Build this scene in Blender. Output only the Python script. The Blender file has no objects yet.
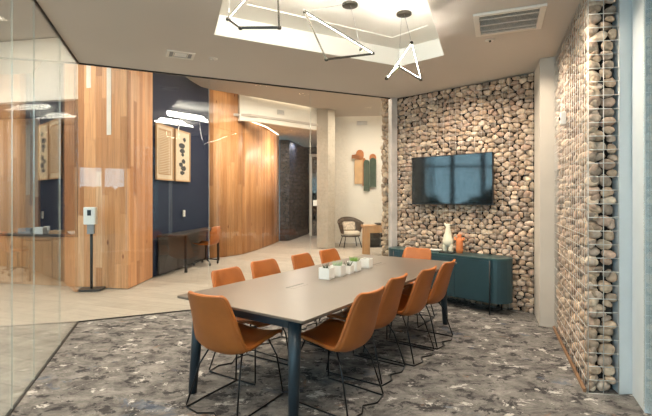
import bpy, math, random
from mathutils import Vector, Matrix
import numpy as np
PI = math.pi
scene = bpy.context.scene
COL = scene.collection
HC, CEIL, HIGH = 1.5, 3.12, 4.12          # camera height, room ceiling, lobby ceiling
F = 435.0                                   # focal length in pixels of the 652 px wide frame
HZ = 197.5

def fl(u, v, z=0.0):                        # a pixel on the horizontal plane z -> a point in the room
    y = (HC - z) * F / (v - HZ)
    return Vector(((u - 326) / F * y, y, z))

# ------------------------------------------------------------------ materials
def principled(name):
    m = bpy.data.materials.new(name); m.use_nodes = True
    nt = m.node_tree
    return m, nt, nt.nodes['Principled BSDF']
def N(nt, typ, **kw):
    n = nt.nodes.new(typ)
    for k, v in kw.items(): setattr(n, k, v)
    return n
def L(nt, a, b): nt.links.new(a, b)
def ramp(nt, stops, interp='LINEAR'):
    r = N(nt, 'ShaderNodeValToRGB'); cr = r.color_ramp; cr.interpolation = interp
    while len(cr.elements) < len(stops): cr.elements.new(0.5)
    for e, (p, c) in zip(cr.elements, stops):
        e.position = p; e.color = (c[0], c[1], c[2], 1)
    return r
def mathn(nt, op, a=None, b=None, c=None):
    n = N(nt, 'ShaderNodeMath', operation=op)
    for i, x in enumerate((a, b, c)):
        if x is None: continue
        if isinstance(x, (int, float)): n.inputs[i].default_value = x
        else: L(nt, x, n.inputs[i])
    return n.outputs[0]
def simple(name, col, rough=.5, metal=0, var=.12, scale=6, bump=0, bscale=60, coat=0, spec=.5, sheen=0):
    m, nt, b = principled(name)
    tc = N(nt, 'ShaderNodeTexCoord')
    no = N(nt, 'ShaderNodeTexNoise'); no.inputs['Scale'].default_value = scale; no.inputs['Detail'].default_value = 4
    L(nt, tc.outputs['Object'], no.inputs['Vector'])
    r = ramp(nt, [(.3, [c * (1 - var) for c in col]), (.7, [min(1, c * (1 + var)) for c in col])])
    L(nt, no.outputs['Fac'], r.inputs['Fac']); L(nt, r.outputs['Color'], b.inputs['Base Color'])
    b.inputs['Roughness'].default_value = rough; b.inputs['Metallic'].default_value = metal
    b.inputs['Coat Weight'].default_value = coat; b.inputs['Specular IOR Level'].default_value = spec
    if bump:
        n2 = N(nt, 'ShaderNodeTexNoise'); n2.inputs['Scale'].default_value = bscale; n2.inputs['Detail'].default_value = 5
        L(nt, tc.outputs['Object'], n2.inputs['Vector'])
        bp = N(nt, 'ShaderNodeBump'); bp.inputs['Strength'].default_value = bump; bp.inputs['Distance'].default_value = .01
        L(nt, n2.outputs['Fac'], bp.inputs['Height']); L(nt, bp.outputs['Normal'], b.inputs['Normal'])
    return m
def emit(name, col, s):
    m = bpy.data.materials.new(name); m.use_nodes = True; nt = m.node_tree; nt.nodes.clear()
    e = N(nt, 'ShaderNodeEmission'); e.inputs[0].default_value = (*col, 1); e.inputs[1].default_value = s
    o = N(nt, 'ShaderNodeOutputMaterial'); L(nt, e.outputs[0], o.inputs[0]); return m
def glass_mat(name, tint=(.97, .985, .97), r0=.05):
    m = bpy.data.materials.new(name); m.use_nodes = True; nt = m.node_tree; nt.nodes.clear()
    g = N(nt, 'ShaderNodeNewGeometry')
    d = N(nt, 'ShaderNodeVectorMath', operation='DOT_PRODUCT')
    L(nt, g.outputs['Normal'], d.inputs[0]); L(nt, g.outputs['Incoming'], d.inputs[1])
    c = mathn(nt, 'ABSOLUTE', d.outputs['Value'])
    p = mathn(nt, 'POWER', mathn(nt, 'SUBTRACT', 1.0, c), 5.0)
    f = mathn(nt, 'MULTIPLY_ADD', p, 1 - r0, r0)
    t = N(nt, 'ShaderNodeBsdfTransparent'); t.inputs[0].default_value = (*tint, 1)
    gl = N(nt, 'ShaderNodeBsdfGlossy'); gl.inputs['Roughness'].default_value = 0.0; gl.inputs[0].default_value = (1, 1, 1, 1)
    mx = N(nt, 'ShaderNodeMixShader'); L(nt, f, mx.inputs[0]); L(nt, t.outputs[0], mx.inputs[1]); L(nt, gl.outputs[0], mx.inputs[2])
    o = N(nt, 'ShaderNodeOutputMaterial'); L(nt, mx.outputs[0], o.inputs[0]); return m

def wood_planks(name, cols, pw=.12, pl=1.9, rough=.5):
    """vertical boards; u = metres along the wall, v = height"""
    m, nt, b = principled(name)
    uv = N(nt, 'ShaderNodeUVMap'); sp = N(nt, 'ShaderNodeSeparateXYZ'); L(nt, uv.outputs[0], sp.inputs[0])
    us = mathn(nt, 'DIVIDE', sp.outputs[0], pw); idu = mathn(nt, 'FLOOR', us)
    wn = N(nt, 'ShaderNodeTexWhiteNoise', noise_dimensions='1D'); L(nt, idu, wn.inputs['W'])
    vs = mathn(nt, 'ADD', mathn(nt, 'DIVIDE', sp.outputs[1], pl), mathn(nt, 'MULTIPLY', wn.outputs['Value'], 7.3))
    idv = mathn(nt, 'FLOOR', vs)
    cb = N(nt, 'ShaderNodeCombineXYZ'); L(nt, idu, cb.inputs[0]); L(nt, idv, cb.inputs[1])
    w2 = N(nt, 'ShaderNodeTexWhiteNoise', noise_dimensions='2D'); L(nt, cb.outputs[0], w2.inputs['Vector'])
    r = ramp(nt, cols); L(nt, w2.outputs['Value'], r.inputs['Fac'])
    mp = N(nt, 'ShaderNodeCombineXYZ')
    L(nt, mathn(nt, 'MULTIPLY', sp.outputs[0], 45.0), mp.inputs[0])
    L(nt, mathn(nt, 'MULTIPLY_ADD', sp.outputs[1], 1.6, mathn(nt, 'MULTIPLY', w2.outputs['Value'], 40.0)), mp.inputs[1])
    g = N(nt, 'ShaderNodeTexNoise'); g.inputs['Scale'].default_value = 1; g.inputs['Detail'].default_value = 5; g.inputs['Distortion'].default_value = .6
    L(nt, mp.outputs[0], g.inputs['Vector'])
    gr = ramp(nt, [(.3, (.72, .66, .6)), (.6, (1.06, 1.04, 1.02))]); L(nt, g.outputs['Fac'], gr.inputs['Fac'])
    mx = N(nt, 'ShaderNodeMix', data_type='RGBA', blend_type='MULTIPLY'); mx.inputs[0].default_value = .8
    L(nt, r.outputs[0], mx.inputs[6]); L(nt, gr.outputs[0], mx.inputs[7])
    # knots
    kn = N(nt, 'ShaderNodeTexVoronoi'); kn.inputs['Scale'].default_value = 1
    mk = N(nt, 'ShaderNodeCombineXYZ'); L(nt, mathn(nt, 'MULTIPLY', sp.outputs[0], 3.4), mk.inputs[0]); L(nt, mathn(nt, 'MULTIPLY', sp.outputs[1], 1.5), mk.inputs[1])
    L(nt, mk.outputs[0], kn.inputs['Vector'])
    kr = ramp(nt, [(.0, (.25, .12, .06)), (.05, (.45, .25, .14)), (.075, (1, 1, 1))]); L(nt, kn.outputs['Distance'], kr.inputs['Fac'])
    mz = N(nt, 'ShaderNodeMix', data_type='RGBA', blend_type='MULTIPLY'); mz.inputs[0].default_value = .85
    L(nt, mx.outputs[2], mz.inputs[6]); L(nt, kr.outputs[0], mz.inputs[7])
    # joints
    fr = mathn(nt, 'FRACT', us); e = mathn(nt, 'MINIMUM', fr, mathn(nt, 'SUBTRACT', 1.0, fr))
    fr2 = mathn(nt, 'FRACT', vs); e2 = mathn(nt, 'MULTIPLY', mathn(nt, 'MINIMUM', fr2, mathn(nt, 'SUBTRACT', 1.0, fr2)), pl / pw)
    ee = mathn(nt, 'MINIMUM', e, e2)
    jr = ramp(nt, [(0, (.35, .25, .18)), (.03, (1, 1, 1))]); L(nt, ee, jr.inputs['Fac'])
    m3 = N(nt, 'ShaderNodeMix', data_type='RGBA', blend_type='MULTIPLY'); m3.inputs[0].default_value = .7
    L(nt, mz.outputs[2], m3.inputs[6]); L(nt, jr.outputs[0], m3.inputs[7])
    L(nt, m3.outputs[2], b.inputs['Base Color']); b.inputs['Roughness'].default_value = rough
    bp = N(nt, 'ShaderNodeBump'); bp.inputs['Strength'].default_value = .5; bp.inputs['Distance'].default_value = .01
    L(nt, jr.outputs[0], bp.inputs['Height']); L(nt, bp.outputs[0], b.inputs['Normal'])
    return m

def carpet_mat():
    m, nt, b = principled('patterned_carpet')
    g = N(nt, 'ShaderNodeNewGeometry')
    mp = N(nt, 'ShaderNodeMapping'); mp.inputs['Rotation'].default_value = (0, 0, -.12); mp.inputs['Scale'].default_value = (1.15, 1.5, 1)
    L(nt, g.outputs['Position'], mp.inputs[0])
    def noise(s, d=6, dist=0, rough=.6, off=0):
        n = N(nt, 'ShaderNodeTexNoise'); n.inputs['Scale'].default_value = s; n.inputs['Detail'].default_value = d
        n.inputs['Distortion'].default_value = dist; n.inputs['Roughness'].default_value = rough
        ad = N(nt, 'ShaderNodeVectorMath', operation='ADD'); L(nt, mp.outputs[0], ad.inputs[0]); ad.inputs[1].default_value = (off, off * .7, 0)
        L(nt, ad.outputs[0], n.inputs['Vector']); return n.outputs['Fac']
    base = ramp(nt, [(.36, (.045, .042, .04)), (.44, (.12, .112, .104)), (.52, (.185, .172, .158)), (.60, (.26, .243, .222)), (.75, (.37, .345, .315))])
    L(nt, noise(3.4, 12, .4, .8), base.inputs['Fac'])
    def over(prev, fac, col, f=1.0):
        x = N(nt, 'ShaderNodeMix', data_type='RGBA'); L(nt, mathn(nt, 'MULTIPLY', fac, f), x.inputs[0]); L(nt, prev, x.inputs[6])
        x.inputs[7].default_value = (*col, 1); return x.outputs[2]
    dk = ramp(nt, [(.54, (0, 0, 0)), (.565, (1, 1, 1))]); L(nt, noise(4.6, 10, .3, .74, 11.3), dk.inputs['Fac'])
    c1 = over(base.outputs[0], dk.outputs[0], (.028, .026, .028), .85)
    lt = ramp(nt, [(.58, (0, 0, 0)), (.61, (1, 1, 1))]); L(nt, noise(4.4, 10, .3, .76, 27.1), lt.inputs['Fac'])
    c2 = over(c1, lt.outputs[0], (.58, .55, .50), .8)
    bl = ramp(nt, [(.60, (0, 0, 0)), (.66, (1, 1, 1))]); L(nt, noise(2.4, 8, .5, .7, 41.1), bl.inputs['Fac'])
    c3 = over(c2, bl.outputs[0], (.09, .12, .17), .55)
    ru = ramp(nt, [(.63, (0, 0, 0)), (.67, (1, 1, 1))]); L(nt, noise(2.9, 8, .5, .7, 63.1), ru.inputs['Fac'])
    c4 = over(c3, ru.outputs[0], (.24, .13, .07), .5)
    fine = ramp(nt, [(.3, (.8, .8, .8)), (.7, (1.15, 1.15, 1.15))]); L(nt, noise(160, 2), fine.inputs['Fac'])
    mm = N(nt, 'ShaderNodeMix', data_type='RGBA', blend_type='MULTIPLY'); mm.inputs[0].default_value = 1
    L(nt, c4, mm.inputs[6]); L(nt, fine.outputs[0], mm.inputs[7])
    L(nt, mm.outputs[2], b.inputs['Base Color']); b.inputs['Roughness'].default_value = .95; b.inputs['Specular IOR Level'].default_value = .15
    bp = N(nt, 'ShaderNodeBump'); bp.inputs['Strength'].default_value = .5; bp.inputs['Distance'].default_value = .004
    L(nt, noise(300, 2), bp.inputs['Height']); L(nt, bp.outputs[0], b.inputs['Normal'])
    return m

def lobby_floor_mat():
    m, nt, b = principled('pale_plank_floor')
    g = N(nt, 'ShaderNodeNewGeometry')
    mp = N(nt, 'ShaderNodeMapping'); mp.inputs['Rotation'].default_value = (0, 0, .35); L(nt, g.outputs['Position'], mp.inputs[0])
    br = N(nt, 'ShaderNodeTexBrick'); L(nt, mp.outputs[0], br.inputs['Vector'])
    br.inputs['Scale'].default_value = 1; br.inputs['Brick Width'].default_value = 1.3; br.inputs['Row Height'].default_value = .22
    br.inputs['Mortar Size'].default_value = .004; br.offset = .37
    br.inputs['Color1'].default_value = (.50, .45, .39, 1); br.inputs['Color2'].default_value = (.42, .375, .32, 1); br.inputs['Mortar'].default_value = (.3, .26, .22, 1)
    no = N(nt, 'ShaderNodeTexNoise'); no.inputs['Scale'].default_value = 3; no.inputs['Detail'].default_value = 6
    mp2 = N(nt, 'ShaderNodeMapping'); mp2.inputs['Scale'].default_value = (1, 9, 1); L(nt, mp.outputs[0], mp2.inputs[0]); L(nt, mp2.outputs[0], no.inputs['Vector'])
    r = ramp(nt, [(.3, (.86, .85, .84)), (.7, (1.08, 1.07, 1.06))]); L(nt, no.outputs['Fac'], r.inputs['Fac'])
    mm = N(nt, 'ShaderNodeMix', data_type='RGBA', blend_type='MULTIPLY'); mm.inputs[0].default_value = 1
    L(nt, br.outputs['Color'], mm.inputs[6]); L(nt, r.outputs[0], mm.inputs[7]); L(nt, mm.outputs[2], b.inputs['Base Color'])
    b.inputs['Roughness'].default_value = .5
    return m

def stone_mat():
    m, nt, b = principled('river_stone')
    a = N(nt, 'ShaderNodeAttribute', attribute_name='tone'); tc = N(nt, 'ShaderNodeTexCoord')
    no = N(nt, 'ShaderNodeTexNoise'); no.inputs['Scale'].default_value = 28; no.inputs['Detail'].default_value = 6
    L(nt, tc.outputs['Object'], no.inputs['Vector'])
    r = ramp(nt, [(.28, (.66, .64, .62)), (.72, (1.18, 1.17, 1.15))]); L(nt, no.outputs['Fac'], r.inputs['Fac'])
    mm = N(nt, 'ShaderNodeMix', data_type='RGBA', blend_type='MULTIPLY'); mm.inputs[0].default_value = 1
    L(nt, a.outputs['Color'], mm.inputs[6]); L(nt, r.outputs[0], mm.inputs[7]); L(nt, mm.outputs[2], b.inputs['Base Color'])
    b.inputs['Roughness'].default_value = .75; b.inputs['Specular IOR Level'].default_value = .3
    bp = N(nt, 'ShaderNodeBump'); bp.inputs['Strength'].default_value = .4; bp.inputs['Distance'].default_value = .01
    L(nt, no.outputs['Fac'], bp.inputs['Height']); L(nt, bp.outputs[0], b.inputs['Normal'])
    return m

def slate_mat():
    m, nt, b = principled('dark_split_slate')
    uv = N(nt, 'ShaderNodeUVMap')
    br = N(nt, 'ShaderNodeTexBrick'); L(nt, uv.outputs[0], br.inputs['Vector']); br.inputs['Scale'].default_value = 1
    br.inputs['Brick Width'].default_value = .38; br.inputs['Row Height'].default_value = .13; br.inputs['Mortar Size'].default_value = .008
    br.inputs['Color1'].default_value = (.016, .018, .024, 1); br.inputs['Color2'].default_value = (.050, .054, .070, 1); br.inputs['Mortar'].default_value = (.008, .008, .01, 1)
    no = N(nt, 'ShaderNodeTexNoise'); no.inputs['Scale'].default_value = 9; no.inputs['Detail'].default_value = 6; L(nt, uv.outputs[0], no.inputs['Vector'])
    r = ramp(nt, [(.3, (.5, .5, .5)), (.7, (1.5, 1.5, 1.5))]); L(nt, no.outputs['Fac'], r.inputs['Fac'])
    mm = N(nt, 'ShaderNodeMix', data_type='RGBA', blend_type='MULTIPLY'); mm.inputs[0].default_value = 1
    L(nt, br.outputs['Color'], mm.inputs[6]); L(nt, r.outputs[0], mm.inputs[7]); L(nt, mm.outputs[2], b.inputs['Base Color'])
    b.inputs['Roughness'].default_value = .6
    bp = N(nt, 'ShaderNodeBump'); bp.inputs['Strength'].default_value = 1; bp.inputs['Distance'].default_value = .04
    L(nt, mathn(nt, 'ADD', no.outputs['Fac'], br.outputs['Fac']), bp.inputs['Height']); L(nt, bp.outputs[0], b.inputs['Normal'])
    return m

M = {}
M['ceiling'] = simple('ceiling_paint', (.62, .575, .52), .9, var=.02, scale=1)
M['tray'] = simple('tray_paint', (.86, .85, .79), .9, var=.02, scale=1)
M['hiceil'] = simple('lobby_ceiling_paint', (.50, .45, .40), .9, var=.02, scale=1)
M['white'] = simple('white_plaster', (.78, .74, .67), .85, var=.03, scale=2)
M['concrete'] = simple('smooth_concrete', (.47, .42, .35), .8, var=.08, scale=2.5, bump=.1, bscale=30)
M['column'] = simple('plaster_column', (.52, .47, .40), .8, var=.05, scale=3)
M['navy'] = simple('navy_paint', (.013, .019, .048), .8, var=.05, spec=.25)
M['dark'] = simple('dark_interior', (.02, .018, .016), .8)
M['core'] = simple('wall_core', (.035, .028, .022), .9)
M['black'] = simple('black_metal', (.018, .018, .018), .4, metal=.3)
M['chair_wire'] = simple('black_steel_rod', (.02, .02, .021), .35, metal=.6)
M['bronze'] = simple('dark_bronze', (.05, .045, .035), .4, metal=.6)
M['steel'] = simple('galvanised_wire', (.62, .61, .57), .45, metal=.5)
M['silver'] = simple('brushed_aluminium', (.60, .56, .52), .45, metal=.3)
M['frame'] = simple('grey_window_frame', (.70, .74, .75), .45, var=.03)
M['leather'] = simple('cognac_leather', (.37, .108, .018), .45, var=.14, scale=5, bump=.15, bscale=120, spec=.5)
M['leather_piping'] = simple('leather_edge', (.30, .10, .025), .5)
M['table'] = simple('table_laminate', (.122, .098, .076), .34, var=.07, scale=3, spec=.5)
M['table_edge'] = simple('table_edge_band', (.10, .085, .07), .4)
M['navy_metal'] = simple('blue_black_metal', (.018, .031, .041), .4, metal=.1)
M['teal'] = simple('teal_lacquer', (.018, .048, .060), .38, var=.05)
M['teal_dark'] = simple('teal_lacquer_top', (.022, .062, .066), .3, var=.05)
M['ceramic'] = simple('white_ceramic', (.80, .79, .74), .35, var=.02)
M['sculpt'] = simple('cream_plaster_glaze', (.72, .68, .52), .6, var=.06)
M['terracotta'] = simple('orange_glaze', (.66, .20, .06), .5, var=.08)
M['soil'] = simple('potting_soil', (.03, .022, .015), .95)
M['leaf'] = simple('succulent_leaf', (.16, .30, .05), .5, var=.3, scale=30)
M['leaf_dark'] = simple('dark_succulent_leaf', (.03, .045, .02), .5, var=.3, scale=30)
M['leaf_pale'] = simple('pale_succulent_leaf', (.30, .42, .26), .5, var=.3, scale=30)
M['screen'] = simple('black_screen', (.004, .004, .005), .06, var=0, spec=.9, coat=.5)
M['plastic'] = simple('white_plastic', (.80, .80, .76), .4, var=.02)
M['grey_plastic'] = simple('grey_plastic', (.28, .29, .30), .5)
M['paper'] = simple('art_paper', (.66, .56, .42), .8, var=.03)
M['paper_ink'] = simple('dark_ink', (.05, .05, .055), .8)
M['paper_tan'] = simple('tan_print', (.42, .25, .12), .8, var=.05)
M['pale_wood'] = simple('pale_oak', (.55, .33, .16), .5, var=.1, scale=12)
M['console_wood'] = simple('oak_console', (.56, .32, .15), .5, var=.1, scale=10)
M['wicker'] = simple('brown_wicker', (.075, .05, .035), .6, bump=.4, bscale=90)
M['cushion'] = simple('cream_cushion', (.66, .58, .47), .9, var=.06, bump=.2)
M['pillow'] = simple('patterned_pillow', (.60, .50, .40), .9, var=.45, scale=24)
M['felt_orange'] = simple('rust_felt', (.45, .17, .06), .95)
M['felt_tan'] = simple('tan_felt', (.58, .36, .18), .95)
M['felt_green'] = simple('green_felt', (.045, .075, .05), .95, var=.2)
M['desk_dark'] = simple('dark_desk_laminate', (.035, .028, .026), .45)
M['glass'] = glass_mat('clear_glass')
M['glass_edge'] = simple('polished_glass_edge', (.48, .48, .42), .7, var=.05)
M['led'] = emit('pendant_led', (1, .92, .80), 24)
M['led_up'] = emit('pendant_uplight_led', (1, .94, .82), 420)
M['cove'] = emit('cove_led', (1, .80, .56), 7)
M['down'] = emit('downlight_led', (1, .82, .62), 12)
M['brown_trim'] = simple('brown_wood_trim', (.22, .12, .06), .5)
M['rail'] = simple('black_rail', (.02, .018, .016), .5)
M['painted_board'] = simple('white_painted_board', (.74, .68, .60), .7, var=.05)
M['hedge'] = simple('hedge_leaves', (.02, .035, .018), .9, var=.5, scale=8, bump=1, bscale=20)
M['outside'] = simple('outdoor_paving', (.10, .11, .09), .9)
M['brown_wall'] = simple('olive_stone_render', (.085, .075, .05), .9, var=.5, scale=5)
WCOLS = [(0, (.40, .17, .06)), (.25, (.60, .29, .12)), (.5, (.70, .37, .17)), (.75, (.50, .22, .08)), (1, (.78, .50, .29))]
M['wood'] = wood_planks('cedar_boards', WCOLS, .115, 1.6)
M['wood_curve'] = wood_planks('cedar_boards_warm', [(0, (.44, .20, .075)), (.3, (.62, .31, .125)), (.6, (.70, .38, .17)), (1, (.56, .26, .10))], .13, 2.4)
M['wood_counter'] = wood_planks('counter_boards', [(0, (.46, .24, .11)), (.5, (.56, .31, .15)), (1, (.50, .27, .13))], .6, 3.0)
M['carpet'] = carpet_mat(); M['lobby_floor'] = lobby_floor_mat(); M['stone'] = stone_mat(); M['slate'] = slate_mat()

# ------------------------------------------------------------------ mesh building
class MB:
    def __init__(s): s.v = []; s.f = []; s.uv = {}; s.sm = []; s.tone = []
    def add(s, vs, fs, smooth=False, mat=None, tone=None):
        o = len(s.v)
        for p in vs:
            p = Vector(p); s.v.append(mat @ p if mat is not None else p)
        for f in fs: s.f.append(tuple(i + o for i in f)); s.sm.append(smooth)
        if tone is not None: s.tone += [tone] * len(vs)
        return s
    def box(s, c, d, mat=None):
        x, y, z = [k / 2 for k in d]
        vs = [Vector(c) + Vector((a * x, b * y, e * z)) for a in (-1, 1) for b in (-1, 1) for e in (-1, 1)]
        return s.add(vs, [(0, 1, 3, 2), (4, 6, 7, 5), (0, 4, 5, 1), (2, 3, 7, 6), (0, 2, 6, 4), (1, 5, 7, 3)], False, mat)
    def rbox(s, c, d, r, seg=4, bev=.0, mat=None):     # box with rounded vertical corners and a small chamfer
        x, y, z = [k / 2 for k in d]; ring = []
        for cx, cy, a0 in ((x - r, y - r, 0), (-x + r, y - r, PI / 2), (-x + r, -y + r, PI), (x - r, -y + r, 1.5 * PI)):
            for i in range(seg + 1):
                a = a0 + i * PI / 2 / seg; ring.append((cx + r * math.cos(a), cy + r * math.sin(a)))
        return s.stack([(ring, -z, 1 - bev / max(x, y)), (ring, -z + bev, 1), (ring, z - bev, 1), (ring, z, 1 - bev / max(x, y))] if bev else [(ring, -z, 1), (ring, z, 1)], c, mat)
    def stack(s, levels, c=(0, 0, 0), mat=None, smooth=False):
        n = len(levels[0][0]); vs = []; fs = []
        for ring, z, k in levels: vs += [Vector(c) + Vector((p[0] * k, p[1] * k, z)) for p in ring]
        for l in range(len(levels) - 1):
            for i in range(n):
                j = (i + 1) % n; fs.append((l * n + i, l * n + j, (l + 1) * n + j, (l + 1) * n + i))
        fs.append(tuple(range(n))[::-1]); fs.append(tuple(range((len(levels) - 1) * n, len(levels) * n)))
        return s.add(vs, fs, smooth, mat)
    def prism(s, poly, z0, z1, mat=None):
        return s.stack([(poly, z0, 1), (poly, z1, 1)], (0, 0, 0), mat)
    def tube(s, pts, r, n=8, closed=False, r1=None, mat=None):
        pts = [Vector(p) for p in pts]; m = len(pts); vs = []; fs = []
        prev = None
        for i, p in enumerate(pts):
            if closed: t = (pts[(i + 1) % m] - pts[i - 1])
            else: t = pts[min(i + 1, m - 1)] - pts[max(i - 1, 0)]
            t.normalize()
            a = prev - t * prev.dot(t) if prev is not None else t.cross(Vector((0, 0, 1)) if abs(t.z) < .9 else Vector((1, 0, 0)))
            a.normalize(); prev = a; b = t.cross(a)
            rr = r if r1 is None else r + (r1 - r) * i / (m - 1)
            for k in range(n):
                q = 2 * PI * k / n; vs.append(p + (a * math.cos(q) + b * math.sin(q)) * rr)
        for i in range(m if closed else m - 1):
            for k in range(n):
                j = (i + 1) % m; fs.append((i * n + k, i * n + (k + 1) % n, j * n + (k + 1) % n, j * n + k))
        if not closed: fs.append(tuple(range(n))[::-1]); fs.append(tuple(range((m - 1) * n, m * n)))
        return s.add(vs, fs, True, mat)
    def lathe(s, prof, n=24, c=(0, 0, 0), mat=None, sx=1, sy=1):
        vs = []; fs = []
        for r, z in prof:
            for k in range(n):
                a = 2 * PI * k / n; vs.append(Vector(c) + Vector((r * math.cos(a) * sx, r * math.sin(a) * sy, z)))
        for i in range(len(prof) - 1):
            for k in range(n): fs.append((i * n + k, i * n + (k + 1) % n, (i + 1) * n + (k + 1) % n, (i + 1) * n + k))
        fs.append(tuple(range(n))[::-1]); fs.append(tuple(range((len(prof) - 1) * n, len(prof) * n)))
        return s.add(vs, fs, True, mat)
    def path_wall(s, pts, z0, z1, th=.12, side=1):     # wall along a floor path, thickness to its left (side=1) or right; UV in metres
        P = [Vector((p[0], p[1], 0)) for p in pts]; n = len(P); off = []
        for i in range(n):
            t = (P[min(i + 1, n - 1)] - P[max(i - 1, 0)]).normalized(); off.append(P[i] + Vector((-t.y, t.x, 0)) * th * side)
        acc = [0]
        for i in range(1, n): acc.append(acc[-1] + (P[i] - P[i - 1]).length)
        o = len(s.v)
        for Q in (P, off):
            for p in Q: s.v += [Vector((p.x, p.y, z0)), Vector((p.x, p.y, z1))]
        def q(a, b, c, d, uvs):
            s.uv[len(s.f)] = uvs; s.f.append((o + a, o + b, o + c, o + d)); s.sm.append(n > 3)
        for i in range(n - 1):
            a = 2 * i; b = a + 2; u0, u1 = acc[i], acc[i + 1]
            q(a, b, b + 1, a + 1, [(u0, z0), (u1, z0), (u1, z1), (u0, z1)])
            A = a + 2 * n; B = b + 2 * n
            q(B, A, A + 1, B + 1, [(u1, z0), (u0, z0), (u0, z1), (u1, z1)])
            q(a + 1, b + 1, B + 1, A + 1, [(u0, z1), (u1, z1), (u1, z1 + th), (u0, z1 + th)])
            q(b, a, A, B, [(u1, z0), (u0, z0), (u0, z0 - th), (u1, z0 - th)])
        for i, uu in ((0, 0), (n - 1, acc[-1])):
            a = 2 * i; A = a + 2 * n
            q(a, a + 1, A + 1, A, [(uu, z0), (uu, z1), (uu + th, z1), (uu + th, z0)])
        return s
    def build(s, name, mat, parent=None, bevel=0, loc=None, fixn=True):
        me = bpy.data.meshes.new(name); me.from_pydata([tuple(v) for v in s.v], [], s.f)
        for p, sm in zip(me.polygons, s.sm): p.use_smooth = sm
        if s.uv:
            ul = me.uv_layers.new(name='UVMap')
            for fi, uvs in s.uv.items():
                for li, uvc in zip(me.polygons[fi].loop_indices, uvs): ul.data[li].uv = uvc
        if s.tone:
            at = me.color_attributes.new('tone', 'FLOAT_COLOR', 'POINT')
            at.data.foreach_set('color', np.array([(c[0], c[1], c[2], 1) for c in s.tone], dtype=np.float32).ravel())
        if fixn:
            import bmesh
            bm = bmesh.new(); bm.from_mesh(me); bmesh.ops.recalc_face_normals(bm, faces=bm.faces); bm.to_mesh(me); bm.free()
        me.materials.append(mat)
        o = bpy.data.objects.new(name, me); COL.objects.link(o)
        if parent is not None: o.parent = parent
        if loc is not None: o.location = loc
        if bevel:
            b = o.modifiers.new('bevel', 'BEVEL'); b.width = bevel; b.segments = 2; b.limit_method = 'ANGLE'
        return o

def tag(o, label, cat, group=None):
    o['label'] = label; o['category'] = cat
    if group: o['group'] = group
    return o
def thing(name, label, cat, loc=(0, 0, 0), rz=0, group=None):
    o = bpy.data.objects.new(name, None); COL.objects.link(o); o.empty_display_size = .1
    o.location = loc; o.rotation_euler = (0, 0, rz)
    return tag(o, label, cat, group)
def struct(name, mb, m, parent=None, **kw):
    o = mb.build(name, m, parent, **kw)
    if parent is None: o['kind'] = 'structure'
    return o
def struct_empty(name):
    o = bpy.data.objects.new(name, None); COL.objects.link(o); o['kind'] = 'structure'; return o
def dup(root, loc, rz, label=None, group=None):
    r = root.copy(); COL.objects.link(r); r.location = loc; r.rotation_euler = (0, 0, rz)
    if label: r['label'] = label
    if group: r['group'] = group
    for ch in list(root.children):
        c = ch.copy(); COL.objects.link(c); c.parent = r
        for g in list(ch.children):
            d = g.copy(); COL.objects.link(d); d.parent = c
    return r
def V2(x, y): return Vector((x, y, 0))

# ------------------------------------------------------------------ room plan (metres, camera at the origin looking along +Y)
G0 = V2(-2.983, 5.232)          # corner of the two glass walls
P1 = V2(1.13, 7.12)             # glass wall meets the stone wall
P0 = V2(2.661, 5.593)           # right end of the stone wall
CC = V2(2.498, 5.078)           # corner of the plaster column
RF = V2(2.634, 4.99)            # far end of the right stone wall
RN = V2(2.014, 3.344)           # its near end
dG = (P1 - G0).normalized(); dLn = V2(.335, -.942)      # toward the camera along the left glass
dT = (P1 - P0).normalized(); dR = (RF - RN).normalized()
LG_END = G0 + dLn * 7.3
nR = V2(-dR.y, dR.x)            # from the right wall into the room
W1 = V2(2.335, 3.32); W2 = V2(2.22, 3.03)
WEND = W2 - dR * 4.6
room = [G0, P1, P0 + V2(.1, .1), RF + V2(.25, .1), W1 + V2(.1, 0), W2 + V2(.05, 0), WEND, LG_END]

# floors and ceilings
struct('floor', MB().prism([(p.x, p.y) for p in room], -.06, 0), M['carpet'])
struct('floor_lobby', MB().prism([(-11, -4), (9, -4), (9, 24), (-11, 24)], -.2, -.012), M['lobby_floor'])
# tray ceiling: an opening in the ceiling slab
t_low = [V2(-1.12, 4.33), V2(.912, 5.38), V2(1.352, 4.953), V2(1.352, 4.953) - dR * 3.5, V2(-1.12, 4.33) + dLn * 3.0]
def slab_with_hole(outer, hole, z0, z1):
    import bmesh
    bm = bmesh.new()
    for poly in (outer, hole):
        vs = [bm.verts.new((p.x, p.y, z0)) for p in poly]
        for i in range(len(vs)): bm.edges.new((vs[i], vs[(i + 1) % len(vs)]))
    bmesh.ops.triangle_fill(bm, use_beauty=True, use_dissolve=False, edges=bm.edges[:])
    geom = bmesh.ops.extrude_face_region(bm, geom=bm.faces[:])
    for e in geom['geom']:
        if isinstance(e, bmesh.types.BMVert): e.co.z = z1
    bmesh.ops.recalc_face_normals(bm, faces=bm.faces[:])
    me = bpy.data.meshes.new('ceiling'); bm.to_mesh(me); bm.free(); return me
me = slab_with_hole(room, t_low, CEIL, CEIL + .06); me.materials.append(M['ceiling'])
ceil = bpy.data.objects.new('ceiling', me); COL.objects.link(ceil); ceil['kind'] = 'structure'
cen = sum(t_low, Vector()) / len(t_low)
def scaled(poly, d):
    return [p + (cen - p).normalized() * d for p in poly]
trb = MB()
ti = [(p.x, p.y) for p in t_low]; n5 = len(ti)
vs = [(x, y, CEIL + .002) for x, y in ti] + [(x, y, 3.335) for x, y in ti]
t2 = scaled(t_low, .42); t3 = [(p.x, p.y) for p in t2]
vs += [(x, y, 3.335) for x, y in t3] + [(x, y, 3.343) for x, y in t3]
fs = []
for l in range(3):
    for i in range(n5): j = (i + 1) % n5; fs.append((l * n5 + i, l * n5 + j, (l + 1) * n5 + j, (l + 1) * n5 + i))
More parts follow.
